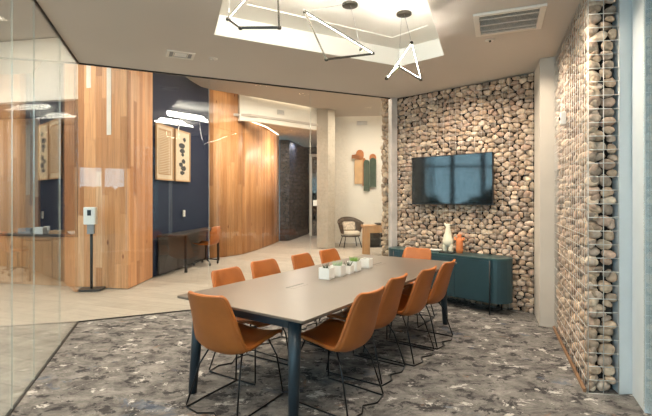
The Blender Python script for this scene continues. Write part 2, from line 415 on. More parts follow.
fs.append(tuple(range(3 * n5, 4 * n5)))
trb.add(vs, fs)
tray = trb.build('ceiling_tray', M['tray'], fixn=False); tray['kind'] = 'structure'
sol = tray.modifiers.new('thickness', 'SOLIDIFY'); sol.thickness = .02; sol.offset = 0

# ------------------------------------------------------------------ river stones in wire cages
def cells(w, h, size, asp, rng):
    """relaxed Voronoi cells over a w x h panel"""
    sx = size * asp ** .5; sy = size / asp ** .5
    nx = max(1, round(w / sx)); ny = max(1, round(h / sy)); pts = []
    for j in range(ny):
        for i in range(nx):
            pts.append([(i + .5 + (.25 if j % 2 else -.25) * (nx > 2) + rng.uniform(-.48, .48)) * w / nx, (j + .5 + rng.uniform(-.48, .48)) * h / ny])
    k = asp
    out = []
    for it in range(1):
        out = []
        grid = {}
        for q, p in enumerate(pts): grid.setdefault((int(p[0] / sx // 1), int(p[1] / sy // 1)), []).append(q)
        for q, p in enumerate(pts):
            poly = [(0, 0), (w, 0), (w, h), (0, h)]
            gx, gy = int(p[0] / sx // 1), int(p[1] / sy // 1)
            nb = [r for a in range(-3, 4) for b in range(-3, 4) for r in grid.get((gx + a, gy + b), ()) if r != q]
            for r in nb:
                o = pts[r]
                # metric with y weighted by asp
                nxv, nyv = (o[0] - p[0]), (o[1] - p[1]) * k * k
                c = nxv * (o[0] + p[0]) / 2 + nyv * (o[1] + p[1]) / 2
                new = []
                for i in range(len(poly)):
                    A, B = poly[i], poly[(i + 1) % len(poly)]
                    da = nxv * A[0] + nyv * A[1] - c; db = nxv * B[0] + nyv * B[1] - c
                    if da <= 0: new.append(A)
                    if (da < 0 < db) or (db < 0 < da):
                        t = da / (da - db); new.append((A[0] + (B[0] - A[0]) * t, A[1] + (B[1] - A[1]) * t))
                poly = new
                if len(poly) < 3: break
            if len(poly) >= 3: out.append((q, poly))
        if it == 0:
            for q, poly in out:
                c = (sum(a[0] for a in poly) / len(poly), sum(a[1] for a in poly) / len(poly))
                pts[q] = [pts[q][0] * .5 + c[0] * .5, pts[q][1] * .5 + c[1] * .5]
    return [p for q, p in out]
TONES = [(.46, .37, .28), (.40, .31, .23), (.52, .43, .33), (.35, .28, .215), (.44, .33, .26), (.50, .42, .35), (.30, .25, .205), (.56, .48, .38), (.42, .35, .29)]
def stone_shape(poly, O, X, Nn, rng, depth, out, soft=1):
    cx = sum(p[0] for p in poly) / len(poly); cy = sum(p[1] for p in poly) / len(poly)
    n = 14; rad = []
    for k in range(n):
        a = 2 * PI * k / n; dx, dy = math.cos(a), math.sin(a); best = 9
        for i in range(len(poly)):
            A, B = poly[i], poly[(i + 1) % len(poly)]
            ex, ey = B[0] - A[0], B[1] - A[1]; den = dx * ey - dy * ex
            if abs(den) < 1e-9: continue
            t = ((A[0] - cx) * ey - (A[1] - cy) * ex) / den
            if 0 < t < best: best = t
        rad.append(best)
    for _ in range(soft): rad = [min(rad[i], .5 * rad[i] + .25 * (rad[i - 1] + rad[(i + 1) % n])) for i in range(n)]
    mean = sum(rad) / n
    rad = [r * (.975 + rng.uniform(-.04, .05)) for r in rad]
    th = mean * rng.uniform(.6, .95); zc = -th - rng.uniform(.0, depth)
    prof = [(1.0, 0), (.96, .36), (.85, .66), (.60, .88), (.28, .98)]
    vs = []; fs = []
    tx, ty = rng.uniform(-.45, .45), rng.uniform(-.45, .45); lump = [rng.uniform(.8, 1.15) for _ in range(n)]
    def pt(x, y, z):
        z = zc + z + (tx * x + ty * y)
        return O + X * (cx + x) + Vector((0, 0, cy + y)) + Nn * z
    rings = [(s_, d_) for s_, d_ in prof]
    allr = [(s_, -d_ * .7) for s_, d_ in reversed(prof[1:4])] + rings
    for s_, d_ in allr:
        for k in range(n):
            a = 2 * PI * k / n; vs.append(pt(rad[k] * s_ * math.cos(a), rad[k] * s_ * math.sin(a), d_ * th * (1 + (lump[k] - 1) * (1 - abs(d_)) * 1.6)))
    m = len(allr)
    for l in range(m - 1):
        for k in range(n): fs.append((l * n + k, l * n + (k + 1) % n, (l + 1) * n + (k + 1) % n, (l + 1) * n + k))
    vs.append(pt(0, 0, th)); fs += [((m - 1) * n + k, (m - 1) * n + (k + 1) % n, len(vs) - 1) for k in range(n)]
    vs.append(pt(0, 0, -th * .75)); fs += [((k + 1) % n, k, len(vs) - 1) for k in range(n)]
    t = rng.choice(TONES); q = rng.uniform(.9, 1.4)
    out.append((vs, fs, (t[0] * q * 1.04, t[1] * q * .97, t[2] * q * .92), mean, O + X * cx + Vector((0, 0, cy))))
def stone_panel(O, X, Nn, w, h, size, asp, seed, depth=.03, soft=1):
    rng = random.Random(seed); out = []
    for poly in cells(w, h, size, asp, rng): stone_shape(poly, O, X, Nn, rng, depth, out, soft)
    return out
def wire_panel(mb, O, X, Nn, w, h, sp, r=.0022, off=.006):
    nx = max(1, round(w / sp)); nz = max(1, round(h / sp))
    for i in range(nx + 1):
        p = O + X * (w * i / nx) + Nn * off; mb.tube([p, p + Vector((0, 0, h))], r, 5)
    for j in range(nz + 1):
        p = O + Vector((0, 0, h * j / nz)) + Nn * (off + .004); mb.tube([p, p + X * w], r, 5)
def place_stones(stones, parent, hide=lambda c: False, near=None):
    order = sorted([s for s in stones if not hide(s[4])], key=near or (lambda s: -s[3]))
    part = order[:100]; ids = set(id(s) for s in part); rest = [s for s in stones if id(s) not in ids]
    for s in part: MB().add(s[0], s[1], True, tone=s[2]).build('stone', M['stone'], parent, fixn=False)
    mb = MB()
    for s in rest: mb.add(s[0], s[1], True, tone=s[2])
    o = mb.build('stone_fill', M['stone'], parent, fixn=False); o['kind'] = 'stuff'

nT = V2(-dT.y, dT.x)
if nT.y > 0: nT = -nT                      # into the room
TW = (P1 - P0).length
TEXT = .30                                  # the cage runs on past the glass
H = CEIL
wb = struct('wall_back', MB().prism([tuple((P0 - nT * .16)[:2]), tuple((P0 - nT * .09)[:2]), tuple((P0 + dT * (TW + TEXT) - nT * .09)[:2]), tuple((P0 + dT * (TW + TEXT) - nT * .16)[:2])], 0, H + .9), M['core'])
st = stone_panel(P0, dT, nT, TW, H - .01, .080, 1.45, 3)
st2 = stone_panel(P0 + dT * (TW + .05), dT, nT, TEXT - .05, HIGH, .087, 1.22, 4)
st2 += stone_panel(P0 + dT * (TW + TEXT) - nT * .2, nT, dT, .2, HIGH, .087, 1.22, 14)
TVC = P0 + dT * 1.12
def hide_back(c):
    t = (c - P0).dot(dT)
    return (.45 < t < 1.8 and 1.36 < c.z < 2.14) or (c.z < .8 and t > .2)
place_stones(st + st2, wb, hide_back)
wm = MB(); wire_panel(wm, P0, dT, nT, TW, H - .01, .1, .0016); wire_panel(wm, P0 + dT * (TW + .05), dT, nT, TEXT - .05, HIGH, .1, .0016)
wm.build('wire_mesh', M['steel'], wb)

RL = (RF - RN).length
nE = V2(-.07, -1).normalized()              # near end of the right cage faces the camera
RE = V2(2.226, 3.312); EX = (RE - RN).normalized(); EW = (RE - RN).length
nE = V2(EX.y, -EX.x)
core = [RN + EX * .09 - nE * .09, RF + EX * .09, RF + EX * .25, RE + EX * .0 - nE * .09]
wr = struct('wall_right', MB().prism([tuple(p[:2]) for p in core], 0, H), M['core'])
sr = stone_panel(RN + dR * .01, dR, nR, RL - .01, H - .01, .085, 1.5, 7, .03, 3)
se = stone_panel(RN, EX, nE, EW, H - .01, .092, 1.75, 8, .015, 5)
for s in se: pass
tall = se + sr
place_stones(tall, wr, near=lambda s: (s[4] - Vector((0, 0, 1.5))).length - (2 if any(s is e for e in se) else 0))
wm = MB(); wire_panel(wm, RN, dR, nR, RL, H - .01, .1, .0022); wire_panel(wm, RN, EX, nE, EW, H - .01, .105, .0034)
wm.build('wire_mesh', M['steel'], wr)
struct('baseboard_right', MB().path_wall([RN + nR * .012, RF + nR * .012], 0, .025, .02, 1), M['brown_trim'])

# plaster column between the two stone walls
struct('wall_column', MB().prism([tuple(CC[:2]), tuple((RF + V2(.02, .0))[:2]), (3.0, 5.3), (2.9, 5.8), tuple((P0 + V2(.03, .03))[:2])], 0, H + .02), M['column'])
# trims: dark shadow line above the stone
# metal post where the glass meets the stone
pc = P1 - dG * .035 + nT * .01
pm = Matrix.Translation(pc) @ Matrix.Rotation(math.atan2(dG.y, dG.x), 4, 'Z')
struct('trim_1', MB().box((0, 0, H / 2), (.105, .10, H), pm), M['silver'])

# ------------------------------------------------------------------ glass walls
def glass_wall(name, A, B, cuts, th=.012):
    root = struct_empty(name); d = (B - A); Ln = d.length; d.normalize(); nn = V2(-d.y, d.x)
    ks = [0] + cuts + [Ln]
    for a, b in zip(ks[:-1], ks[1:]):
        p = A + d * (a + .004); q = A + d * (b - .004); o = nn * th / 2
        mb = MB(); mb.prism([tuple((p - o)[:2]), tuple((q - o)[:2]), tuple((q + o)[:2]), tuple((p + o)[:2])], .012, H - .02); mb.build('glass_pane', M['glass'], root)
    for c in cuts:
        p = A + d * c; mb = MB(); w = .0022; o = nn * .0035
        mb.prism([tuple((p - o - d * w)[:2]), tuple((p - o + d * w)[:2]), tuple((p + o + d * w)[:2]), tuple((p + o - d * w)[:2])], .012, H - .02); mb.build('glass_joint', M['glass_edge'], root)
    for z0, z1, nm in ((0, .012, 'bottom_rail'), (H - .016, H + .0, 'top_rail')):
        o = nn * .011; mb = MB(); mb.prism([tuple((A - o)[:2]), tuple((B - o)[:2]), tuple((B + o)[:2]), tuple((A + o)[:2])], z0, z1); mb.build(nm, M['rail'], root)
    return root
GL = (P1 - G0).length
glass_wall('wall_lobby', G0, P1 - dG * .09, [GL * .341, GL * .668])
glass_wall('wall_left', G0, LG_END, [.90, 1.78, 2.30, 3.2, 4.1, 5.0, 5.9])

# ------------------------------------------------------------------ window wall on the right and wall behind the camera
fr = struct_empty('window_1')
MB().prism([tuple((RE + EX * .008)[:2]), tuple(W1[:2]), (W1.x + .12, W1.y + .1), (RE.x + .03, RE.y + .12)], 0, H).build('window_frame', M['frame'], fr)
wq = V2(.17, -.04)
MB().prism([tuple(W1[:2]), tuple(W2[:2]), tuple((W2 + V2(.05, -.02))[:2]), tuple((W1 + V2(.05, -.02))[:2])], 0, H).build('window_frame', M['frame'], fr)
def wpane(root, A, B, z0, z1):
    d = (B - A).normalized(); nn = V2(-d.y, d.x) * .008
    MB().prism([tuple((A - nn)[:2]), tuple((B - nn)[:2]), tuple((B + nn)[:2]), tuple((A + nn)[:2])], z0, z1).build('glass_pane', M['glass'], root)
def wbar(root, A, w=.07, z0=0, z1=H):
    MB().box((A.x, A.y, (z0 + z1) / 2), (w, w, z1 - z0)).build('mullion', M['frame'], root)
wpane(fr, W2, WEND, .05, H - .05)
for k in (1.6, 3.1, 4.55): wbar(fr, W2 - dR * k)
bw = struct_empty('window_3')
wpane(bw, WEND, LG_END, .05, 2.3)
for q in (WEND, WEND.lerp(LG_END, .5), LG_END): wbar(bw, q)
d_ = (LG_END - WEND); MB().path_wall([WEND, LG_END], 2.3, H, .1, -1).build('header', M['ceiling'], bw)
struct('floor_terrace', MB().prism([(-4, -14), (9, -14), (9, 3.4), (3.0, 3.4), (1.5, -1.5), (-.6, -1.9), (-4, -1.9)], -.01, .0), M['outside'])
# outdoor stone wall seen past the window frame, made tall to block sky light
ow = struct('wall_terrace_blocker', MB().path_wall([V2(4.6, 4.6), V2(2.9, -6.5)], 0, 5.2, .2, 1), M['brown_wall'])

# ------------------------------------------------------------------ lobby
hc = [(-11, -4), (9, -4), (9, 24), (-11, 24)]
hpoly = [V2(*p) for p in hc]
struct('ceiling_lobby', (lambda mb: mb)(MB().prism(hc, HIGH + .12, HIGH + .2)), M['hiceil'])
# dropped ceiling field that leaves a lit slot along the walls
field = [V2(-9.6, -3.6), V2(1.9, -3.6), V2(4.0, 5), V2(4.0, 13.7), V2(.32, 14.1), V2(-.2, 12.85), V2(-1.8, 11.4), V2(-2.75, 10.6), V2(-3.02, 10.2), V2(-3.12, 7.0), V2(-9.6, 7.3)]
struct('ceiling_lobby_field', MB().prism([(p.x, p.y) for p in field], HIGH, HIGH + .04), M['hiceil'])
# upper wall that closes the space between the room ceiling and the lobby ceiling
struct('wall_upper', MB().path_wall([LG_END, G0, P1], H + .06, HIGH, .08, -1), M['ceiling'])

K1 = V2(-3.25, 7.15); K2 = V2(-3.25, 8.15); KL = V2(-4.18, 7.33); KF = V2(-8.8, 8.2)
# cedar block left of the navy niche
ob = struct('wall_cedar', MB().path_wall([KL, K1, K2], 0, HIGH + .1, .1, 1), M['wood'])
kd = (K1 - KL).normalized(); kn = V2(kd.y, -kd.x)
def board(u0, u1, v0, v1):
    # pale painted boards set flush into the cedar face
    def hit(u):
        k = (u - 326) / F; s = (k * KL.y - KL.x) / (kd.x - k * kd.y); return KL + kd * s
    a, b = hit(u0), hit(u1); z1 = HC + (HZ - v0) * a.y / F; z0 = HC + (HZ - v1) * a.y / F
    MB().path_wall([a + kn * .004, b + kn * .004], z0, min(z1, HIGH), .01, 1).build('painted_board', M['painted_board'], ob)
board(86.5, 91, 58, 88); board(106.8, 111.2, 58, 135)
# reception: half wall, pass-through opening, plaster above
hw = struct('wall_reception', MB().path_wall([KF, KL], 0, .83, .12, 1), M['wood_counter'])
MB().path_wall([KF + V2(0, -.02), KL + V2(0, -.02)], .83, .86, .2, 1).build('counter_cap', M['desk_dark'], hw)
struct('wall_reception_upper', MB().path_wall([KF, KL], 3.16, HIGH + .1, .12, 1), M['white'])
struct('door_1', MB().path_wall([KL - kd * .05 + kn * .01, KL + kn * .01], .83, 3.16, .1, 1), M['black'])
# dark room behind the opening
struct('wall_office', MB().path_wall([V2(-8.8, 11.0), V2(-3.5, 10.4)], 0, 3.3, .1, 1), M['navy'])
struct('wall_office_side', MB().path_wall([V2(-3.48, 8.3), V2(-3.40, 10.4)], 0, 3.3, .06, -1), M['dark'])
struct('wall_office_wood', MB().path_wall([V2(-8.8, 10.2), V2(-6.55, 9.9)], 0, 3.3, .06, 1), M['wood'])
struct('ceiling_office', MB().prism([(-9, 8.4), (-3.5, 7.7), (-3.4, 10.5), (-9, 11.2)], 3.3, 3.35), M['dark'])

# navy wall, curved cedar wall, slate wall, corridor
N0 = V2(-3.26, 8.15); N1 = V2(-2.86, 10.95)
struct('wall_navy', MB().path_wall([N0, N1], 0, HIGH + .1, .1, 1), M['navy'])
curve1 = [V2(-2.90, 10.72), V2(-2.60, 10.98), V2(-2.33, 11.35), V2(-2.22, 11.55)]
struct('wall_curve', MB().path_wall(curve1, 0, HIGH + .1, .12, 1), M['wood_curve'])
def bez(a, b, c, n):
    return [a * (1 - t) ** 2 + b * 2 * t * (1 - t) + c * t * t for t in [i / n for i in range(n + 1)]]
curve2 = bez(V2(-2.22, 11.56), V2(-1.86, 12.7), V2(-1.62, 15.0), 10)
struct('wall_curve_far', MB().path_wall(curve2, 0, 3.62, .12, 1), M['wood_curve'])
struct('wall_slate', MB().path_wall([V2(-1.60, 15.05), V2(-1.28, 15.15), V2(-.72, 18.0)], 0, 3.5, .15, 1), M['slate'])
struct('wall_corridor', MB().path_wall([V2(-2.4, 18.6), V2(.6, 18.0)], 0, 3.7, .1, 1), M['dark'])
struct('wall_corridor_side', MB().path_wall([V2(-.05, 13.3), V2(.1, 18.0)], 0, 3.5, .1, -1), M['concrete'])
dr = struct_empty('door_2')
MB().box((-.60, 17.1, 1.6), (.10, .10, 3.2)).build('door_frame', M['column'], dr)
MB().box((-.30, 17.1, 3.15), (.7, .10, .1)).build('door_frame', M['column'], dr)
MB().box((-.28, 17.15, 1.55), (.56, .03, 3.1)).build('door_glass', M['screen'], dr)
struct('ceiling_corridor', MB().prism([(-3.2, 11.1), (-1.95, 11.35), (-.3, 12.85), (.2, 13.2), (.2, 19), (-3.2, 19)], 3.62, 3.68), M['hiceil'])
struct('wall_bulkhead', MB().path_wall([V2(-2.24, 11.28), V2(-1.8, 11.52), V2(-.27, 12.92)], 3.5, HIGH + .12, .1, 1), M['white'])
# concrete column at the corridor mouth
struct('wall_pier', MB().prism([(-.27, 12.9), (.06, 12.82), (.27, 13.05), (.05, 13.4), (-.25, 13.3)], 0, HIGH + .1), M['concrete'])
# cream wall behind the lounge chair
struct('wall_cream', MB().path_wall([V2(-.1, 14.45), V2(4.6, 13.9)], 0, HIGH + .12, .12, 1), M['white'])
struct('wall_far_right', MB().path_wall([V2(4.5, 4.0), V2(4.5, 14.2)], 0, HIGH + .12, .1, -1), M['white'])

# LED strips in the ceiling slots
def strip(pts, z, w=.05):
    mb = MB(); mb.path_wall(pts, z, z + .02, w, 1); return mb
cr = struct('trim_3', strip([V2(-1.9, 11.22), V2(-.35, 12.66)], HIGH + .05), M['cove'])
struct('trim_4', strip([V2(.35, 14.0), V2(3.9, 13.6)], HIGH + .05), M['cove'])
struct('trim_5', strip([V2(-9.4, 7.6), V2(-3.3, 6.95)], HIGH + .05), M['cove'])
struct('trim_6', strip([V2(-3.12, 7.1), V2(-3.02, 10.1), V2(-2.7, 10.6), V2(-2.1, 11.1)], HIGH + .05), M['cove'])
struct('trim_7', strip([V2(-2.12, 11.9), V2(-1.78, 13.0), V2(-1.6, 14.6)], 3.60, .012), M['cove'])

# windows far left of the lobby
wl = struct('wall_lobby_left', MB().path_wall([V2(-9, -4), V2(-9, .8)], 0, HIGH, .1, 1), M['white'])
struct('wall_lobby_left_far', MB().path_wall([V2(-9, 4.3), V2(-9, 8.4)], 0, HIGH, .1, 1), M['white'])
wn = struct_empty('window_2')
MB().path_wall([V2(-9, .8), V2(-9, 4.3)], .1, 3.6, .02, 1).build('glass_pane', M['glass'], wn)
for k, y in enumerate((.8, 1.9, 3.1, 4.25)):
    MB().box((-8.98, y, 1.85), (.14, .16, 3.6)).build('mullion', M['teal'], wn)
MB().box((-8.98, 2.55, 2.72), (.1, 3.5, .08)).build('transom', M['teal'], wn)
MB().box((-8.98, 2.55, .05), (.14, 3.5, .1)).build('sill', M['teal'], wn)
struct('wall_lobby_left_upper', MB().path_wall([V2(-9, .8), V2(-9, 4.3)], 3.6, HIGH, .1, 1), M['white'])
hb = MB(); rng = random.Random(9)
for i in range(16):
    x = -3 + i * .5; r = rng.uniform(.5, .8)
    hb.lathe([(r * .9, -.1), (r * 1.1, .5), (r, 1.2), (r * .7, 1.7), (r * .25, 1.95)], 9, (x, -8 + rng.uniform(-.3, .3), 0))
tag(hb.build('hedge', M['hedge']), 'dark hedge outside behind the camera', 'hedge')
hb = MB(); rng = random.Random(5)
for i in range(26):
    y = -1 + i * .32; x = -12.3 + rng.uniform(-.3, .3); r = rng.uniform(.45, .75); zt = 1.2 + .8 * math.sin(i * .5) * rng.uniform(.3, 1)
    hb.lathe([(r * .9, -.2), (r * 1.1, .5), (r, zt * .7), (r * .7, zt), (r * .25, zt + .25)], 9, (x, y, 0))
tag(hb.build('hedge', M['hedge']), 'dark green hedge outside the far lobby window', 'hedge')

# ------------------------------------------------------------------ conference table
TC = V2(.194, 4.248); TANG = math.atan2(.824, .566); TLn, TWd, TZ = 2.98, 1.24, .74
table = thing('conference_table', 'long grey-brown conference table on dark blue splayed legs', 'table', TC, TANG)
mb = MB(); mb.rbox((0, 0, TZ - .009), (TLn, TWd, .018), .02, 4, .003); mb.build('tabletop', M['table'], table)
mb = MB(); ring = lambda a, b: [(a, b), (-a, b), (-a, -b), (a, -b)]
mb.stack([(ring(TLn / 2 - .09, TWd / 2 - .09), TZ - .045, 1), (ring(TLn / 2 - .004, TWd / 2 - .004), TZ - .0185, 1)]); mb.build('top_underside', M['table_edge'], table)
mb = MB()
for s in (-1, 1):
    mb.box((0, s * .40, TZ - .08), (TLn - .36, .05, .07)); mb.box((s * (TLn / 2 - .16), 0, TZ - .08), (.05, .80, .07))
mb.box((0, 0, TZ - .08), (.05, .8, .06)); mb.build('underframe', M['navy_metal'], table)
for sx in (-1, 1):
    for sy in (-1, 1):
        top = Vector((sx * (TLn / 2 - .105), sy * (TWd / 2 - .15), TZ - .03)); bot = Vector((sx * (TLn / 2 - .055), sy * (TWd / 2 - .125), 0))
        mb = MB(); mb.tube([top, top.lerp(bot, .5), bot], .046, 20, r1=.031); mb.build('leg', M['navy_metal'], table)
for x in (-.67, .83):
    cs = MB(); cs.rbox((x, .10, TZ + .0006), (.23, .016, .0018), .004, 3); cs.build('cable_slot', M['black'], table)
    cs = MB(); cs.rbox((x, .062, TZ + .0004), (.22, .055, .001), .006, 3); cs.build('slot_flap', M['table'], table)

# ------------------------------------------------------------------ leather chairs
def shell_pts(nu, nv):
    prof = [(.245, .452), (.20, .462), (.10, .450), (.0, .436), (-.10, .412), (-.175, .412), (-.225, .452), (-.255, .53), (-.285, .64), (-.318, .75), (-.338, .812), (-.345, .835)]
    wid = [.205, .225, .235, .238, .236, .232, .226, .214, .196, .180, .168, .146]
    P = [Vector((0, a, b)) for a, b in prof]; m = len(P) - 1
    def cr(A, t):
        x = t * m; i = min(int(x), m - 1); f = x - i
        p0, p1, p2, p3 = A[max(i - 1, 0)], A[i], A[i + 1], A[min(i + 2, m)]
        return .5 * ((2 * p1) + (p2 - p0) * f + (2 * p0 - 5 * p1 + 4 * p2 - p3) * f * f + (3 * p1 - p0 - 3 * p2 + p3) * f ** 3)
    rows = []
    for j in range(nv + 1):
        t = j / nv; c = cr(P, t); w = cr(wid, t)
        tn = (cr(P, min(1, t + .01)) - cr(P, max(0, t - .01))).normalized()
        nrm = Vector((0, tn.z, -tn.y))                    # up on the seat, forward on the back
        cup = .022 + .03 * math.sin(PI * min(1, max(0, t))) 
        row = []
        for i in range(nu + 1):
            s = -1 + 2 * i / nu
            q = c + Vector((w * s, 0, 0)) + nrm * cup * (abs(s) ** 2.4)
            row.append(q)
        rows.append(row)
    return rows
def make_chair(label):
    t = thing('leather_chair', label, 'chair', (0, 0, 0), 0, 'cognac leather chairs around the conference table')
    nu, nv = 12, 26; R = shell_pts(nu, nv)
    def nrm(j, i):
        a = R[min(j + 1, nv)][i] - R[max(j - 1, 0)][i]; b = R[j][min(i + 1, nu)] - R[j][max(i - 1, 0)]
        return a.cross(b).normalized()
    th = .012; vs = []; fs = []
    for sgn in (1, -1):
        for j in range(nv + 1):
            for i in range(nu + 1): vs.append(R[j][i] + nrm(j, i) * th * sgn)
    W = nu + 1; Q = W * (nv + 1)
    for j in range(nv):
        for i in range(nu):
            a = j * W + i; fs.append((a, a + 1, a + W + 1, a + W)); fs.append((a + Q, a + W + Q, a + W + 1 + Q, a + 1 + Q))
    loop = [(0, i) for i in range(nu)] + [(j, nu) for j in range(nv)] + [(nv, i) for i in range(nu, 0, -1)] + [(j, 0) for j in range(nv, 0, -1)]
    for k in range(len(loop)):
        a = loop[k][0] * W + loop[k][1]; b = loop[(k + 1) % len(loop)]; b = b[0] * W + b[1]; fs.append((a, a + Q, b + Q, b))
    sh = MB().add(vs, fs, True).build('seat_shell', M['leather'], t)
    MB().tube([R[j][i] for j, i in loop], .0135, 8, closed=True).build('edge_piping', M['leather'], sh)
    # wire frame
    r = .0065
    for sx in (-1, 1):
        MB().tube([(sx * .15, .17, .435), (sx * .20, .215, .30), (sx * .235, .245, .02)], r, 7).build('leg', M['chair_wire'], t)
        MB().tube([(sx * .15, -.12, .415), (sx * .19, -.19, .30), (sx * .235, -.275, .02)], r, 7).build('leg', M['chair_wire'], t)
        MB().tube([(sx * .15, .19, .437), (sx * .155, .0, .412), (sx * .15, -.15, .413)], r, 7).build('seat_support', M['chair_wire'], t)
    fl_ = [(.235, .245, .0075), (.238, .0, .0075), (.236, -.275, .0075), (.10, -.30, .0075), (0, -.24, .0075), (-.10, -.30, .0075), (-.236, -.275, .0075), (-.238, 0, .0075), (-.235, .245, .0075)]
    MB().tube(fl_, r, 7).build('floor_runner', M['chair_wire'], t)
    MB().tube([(-.15, .13, .425), (.15, .13, .425)], r, 7).build('seat_support', M['chair_wire'], t)
    MB().tube([(-.15, -.1, .405), (.15, -.1, .405)], r, 7).build('seat_support', M['chair_wire'], t)
    for x, y in ((.236, -.275), (-.236, -.275), (.235, .245), (-.235, .245)): pass
    return t
la = V2(.566, .824); sa = V2(.824, -.566)       # along the table, toward its window side
nearmid = TC - la * TLn / 2
chair0 = make_chair('tan leather chair at the near short end of the table, back to camera')
def face(d): return math.atan2(d.y, d.x) - PI / 2
chair0.location = V2(-.655, 3.225); chair0.rotation_euler = (0, 0, face(V2(.50, .866)))
A_ = TC - la * TLn / 2 + sa * TWd / 2; B_ = TC - la * TLn / 2 - sa * TWd / 2
# seat centre sits about .34 m in front of the top of the back
RIGHT = [(.61, .17), (1.20, .09), (1.74, .15), (2.27, .16)]
LEFT = [(.64, .15), (1.21, .24), (1.84, .22), (2.36, .21)]
RL_ = ['leather chair on the stone-wall side nearest the camera, beside the front table leg', 'second leather chair from the camera on the stone-wall side of the table',
       'third leather chair from the camera on the stone-wall side of the table', 'leather chair on the stone-wall side farthest from the camera, in front of the sideboard']
LL_ = ['leather chair on the glass-wall side nearest the camera, mostly behind the tabletop', 'second leather chair from the camera on the glass-wall side of the table',
       'third leather chair from the camera on the glass-wall side of the table', 'leather chair on the glass-wall side farthest from the camera, behind the planters']
for (al, out), lb, w in zip(RIGHT, RL_, (.05, -.03, .02, .0)):
    p = A_ + la * al + sa * (out - .335); dd = (-sa + la * w).normalized(); dup(chair0, p, face(dd), lb)
for (al, out), lb, w in zip(LEFT, LL_, (.04, -.04, .05, -.02)):
    p = B_ + la * al - sa * (out - .335); dd = (sa + la * w).normalized(); dup(chair0, p, face(dd), lb)
p = TC + la * (TLn / 2 + .20 - .335) + sa * .05
dup(chair0, p, face(-la), 'leather chair at the far short end of the table before the stone wall')

# ------------------------------------------------------------------ planters on the table
def planter(p, s, kind, label):
    t = thing('planter', label, 'planter', (p.x, p.y, TZ), TANG + .1, 'small white planters along the middle of the table')
    h = s * .92; w = .007
    mb = MB(); mb.rbox((0, 0, .004), (s, s, .008), .006, 3)
    for k in (-1, 1): mb.rbox((k * (s / 2 - w / 2), 0, h / 2), (w, s, h), .003, 2); mb.rbox((0, k * (s / 2 - w / 2), h / 2), (s - .002, w, h), .003, 2)
    mb.build('pot', M['ceramic'], t)
    MB().box((0, 0, h * .45), (s - 2 * w, s - 2 * w, h * .8)).build('soil', M['soil'], t)
    rng = random.Random(int(s * 1e4) + len(label)); mb = MB()
    if kind:
        n = {'leaf': 60, 'leaf_pale': 46, 'leaf_dark': 14}[kind]
        for i in range(n):
            a = rng.uniform(0, 2 * PI); r = rng.uniform(0, s * .4); x, y = r * math.cos(a), r * math.sin(a)
            ln = rng.uniform(.03, .06); lean = rng.uniform(.1, .7)
            b = Vector((x, y, h * .84)); e = b + Vector((math.cos(a) * lean * ln, math.sin(a) * lean * ln, ln)); mid = b.lerp(e, .55) + Vector((0, 0, .004))
            mb.tube([b, b.lerp(mid, .6), mid, e], .0045, 5, r1=.0012)
        mb.build('succulent', M[kind], t)
    return t
PL = [((326.7, 278.3), .112, 'leaf_dark', 'white cube planter nearest the camera with sparse dark sprigs'),
      ((338, 275.6), .112, 'leaf_pale', 'second white planter from the camera with pale grey-green succulents'),
      ((348.3, 273.0), .085, 'leaf_dark', 'small white cup planter with dark sprigs between the two green ones'),
      ((354.2, 270.6), .112, 'leaf', 'white planter with the brightest green succulent tuft'),
      ((366.5, 267.4), .105, None, 'farthest white planter from the camera, showing no leaves')]
for (u, v), s, k, lb in PL: planter(fl(u, v, TZ), s, k, lb)

# ------------------------------------------------------------------ sideboard, vases, screen
SL, SD, SH = 1.90, .40, .72
sc = P0 + dT * (.175 + SL / 2) + nT * (.03 + SD / 2)
sang = math.atan2(dT.y, dT.x)
sb = thing('sideboard', 'low teal sideboard with rounded ends against the stone wall', 'sideboard', sc, sang)
def stadium(l, d, n=14):
    r = d / 2; o = []
    for i in range(n + 1): a = -PI / 2 + PI * i / n; o.append((l / 2 - r + r * math.cos(a), r * math.sin(a)))
    for i in range(n + 1): a = PI / 2 + PI * i / n; o.append((-l / 2 + r + r * math.cos(a), r * math.sin(a)))
    return o
MB().prism(stadium(SL - .01, SD - .01), .15, SH - .025).build('body', M['teal'], sb)
mb = MB(); rg = stadium(SL, SD); mb.stack([(rg, SH - .025, 1), (rg, SH - .003, 1), ([(x * .998, y * .992) for x, y in rg], SH, 1)]); mb.build('top', M['teal_dark'], sb)
fy = SD / 2 * (1 if (Matrix.Rotation(sang, 3, 'Z') @ Vector((0, 1, 0))).dot(nT) > 0 else -1); sg = 1 if fy > 0 else -1
xs = [-SL / 2 + SD / 2, -SL / 2 + SD / 2 + .49, -SL / 2 + SD / 2 + .985, SL / 2 - SD / 2]
for a, b in zip(xs[:-1], xs[1:]):
    MB().rbox(((a + b) / 2, fy - sg * .001, (.17 + SH - .035) / 2), (b - a - .006, .012, SH - .035 - .17), .002, 2).build('door', M['teal'], sb)
for x in (xs[0], xs[3]):
    MB().tube([(x, fy + sg * .006, SH - .03), (x, fy + sg * .006, .001)], .010, 8).build('leg', M['black'], sb)
    MB().tube([(x, -fy * .8, .135), (x, -fy * .8, .001)], .010, 8).build('leg', M['black'], sb)
def on_sideboard(u, off=.2, z=SH):
    o = P0 + nT * off; k = (u - 326) / F; s = (k * o.y - o.x) / (dT.x - k * dT.y); q = o + dT * s; return Vector((q.x, q.y, z))
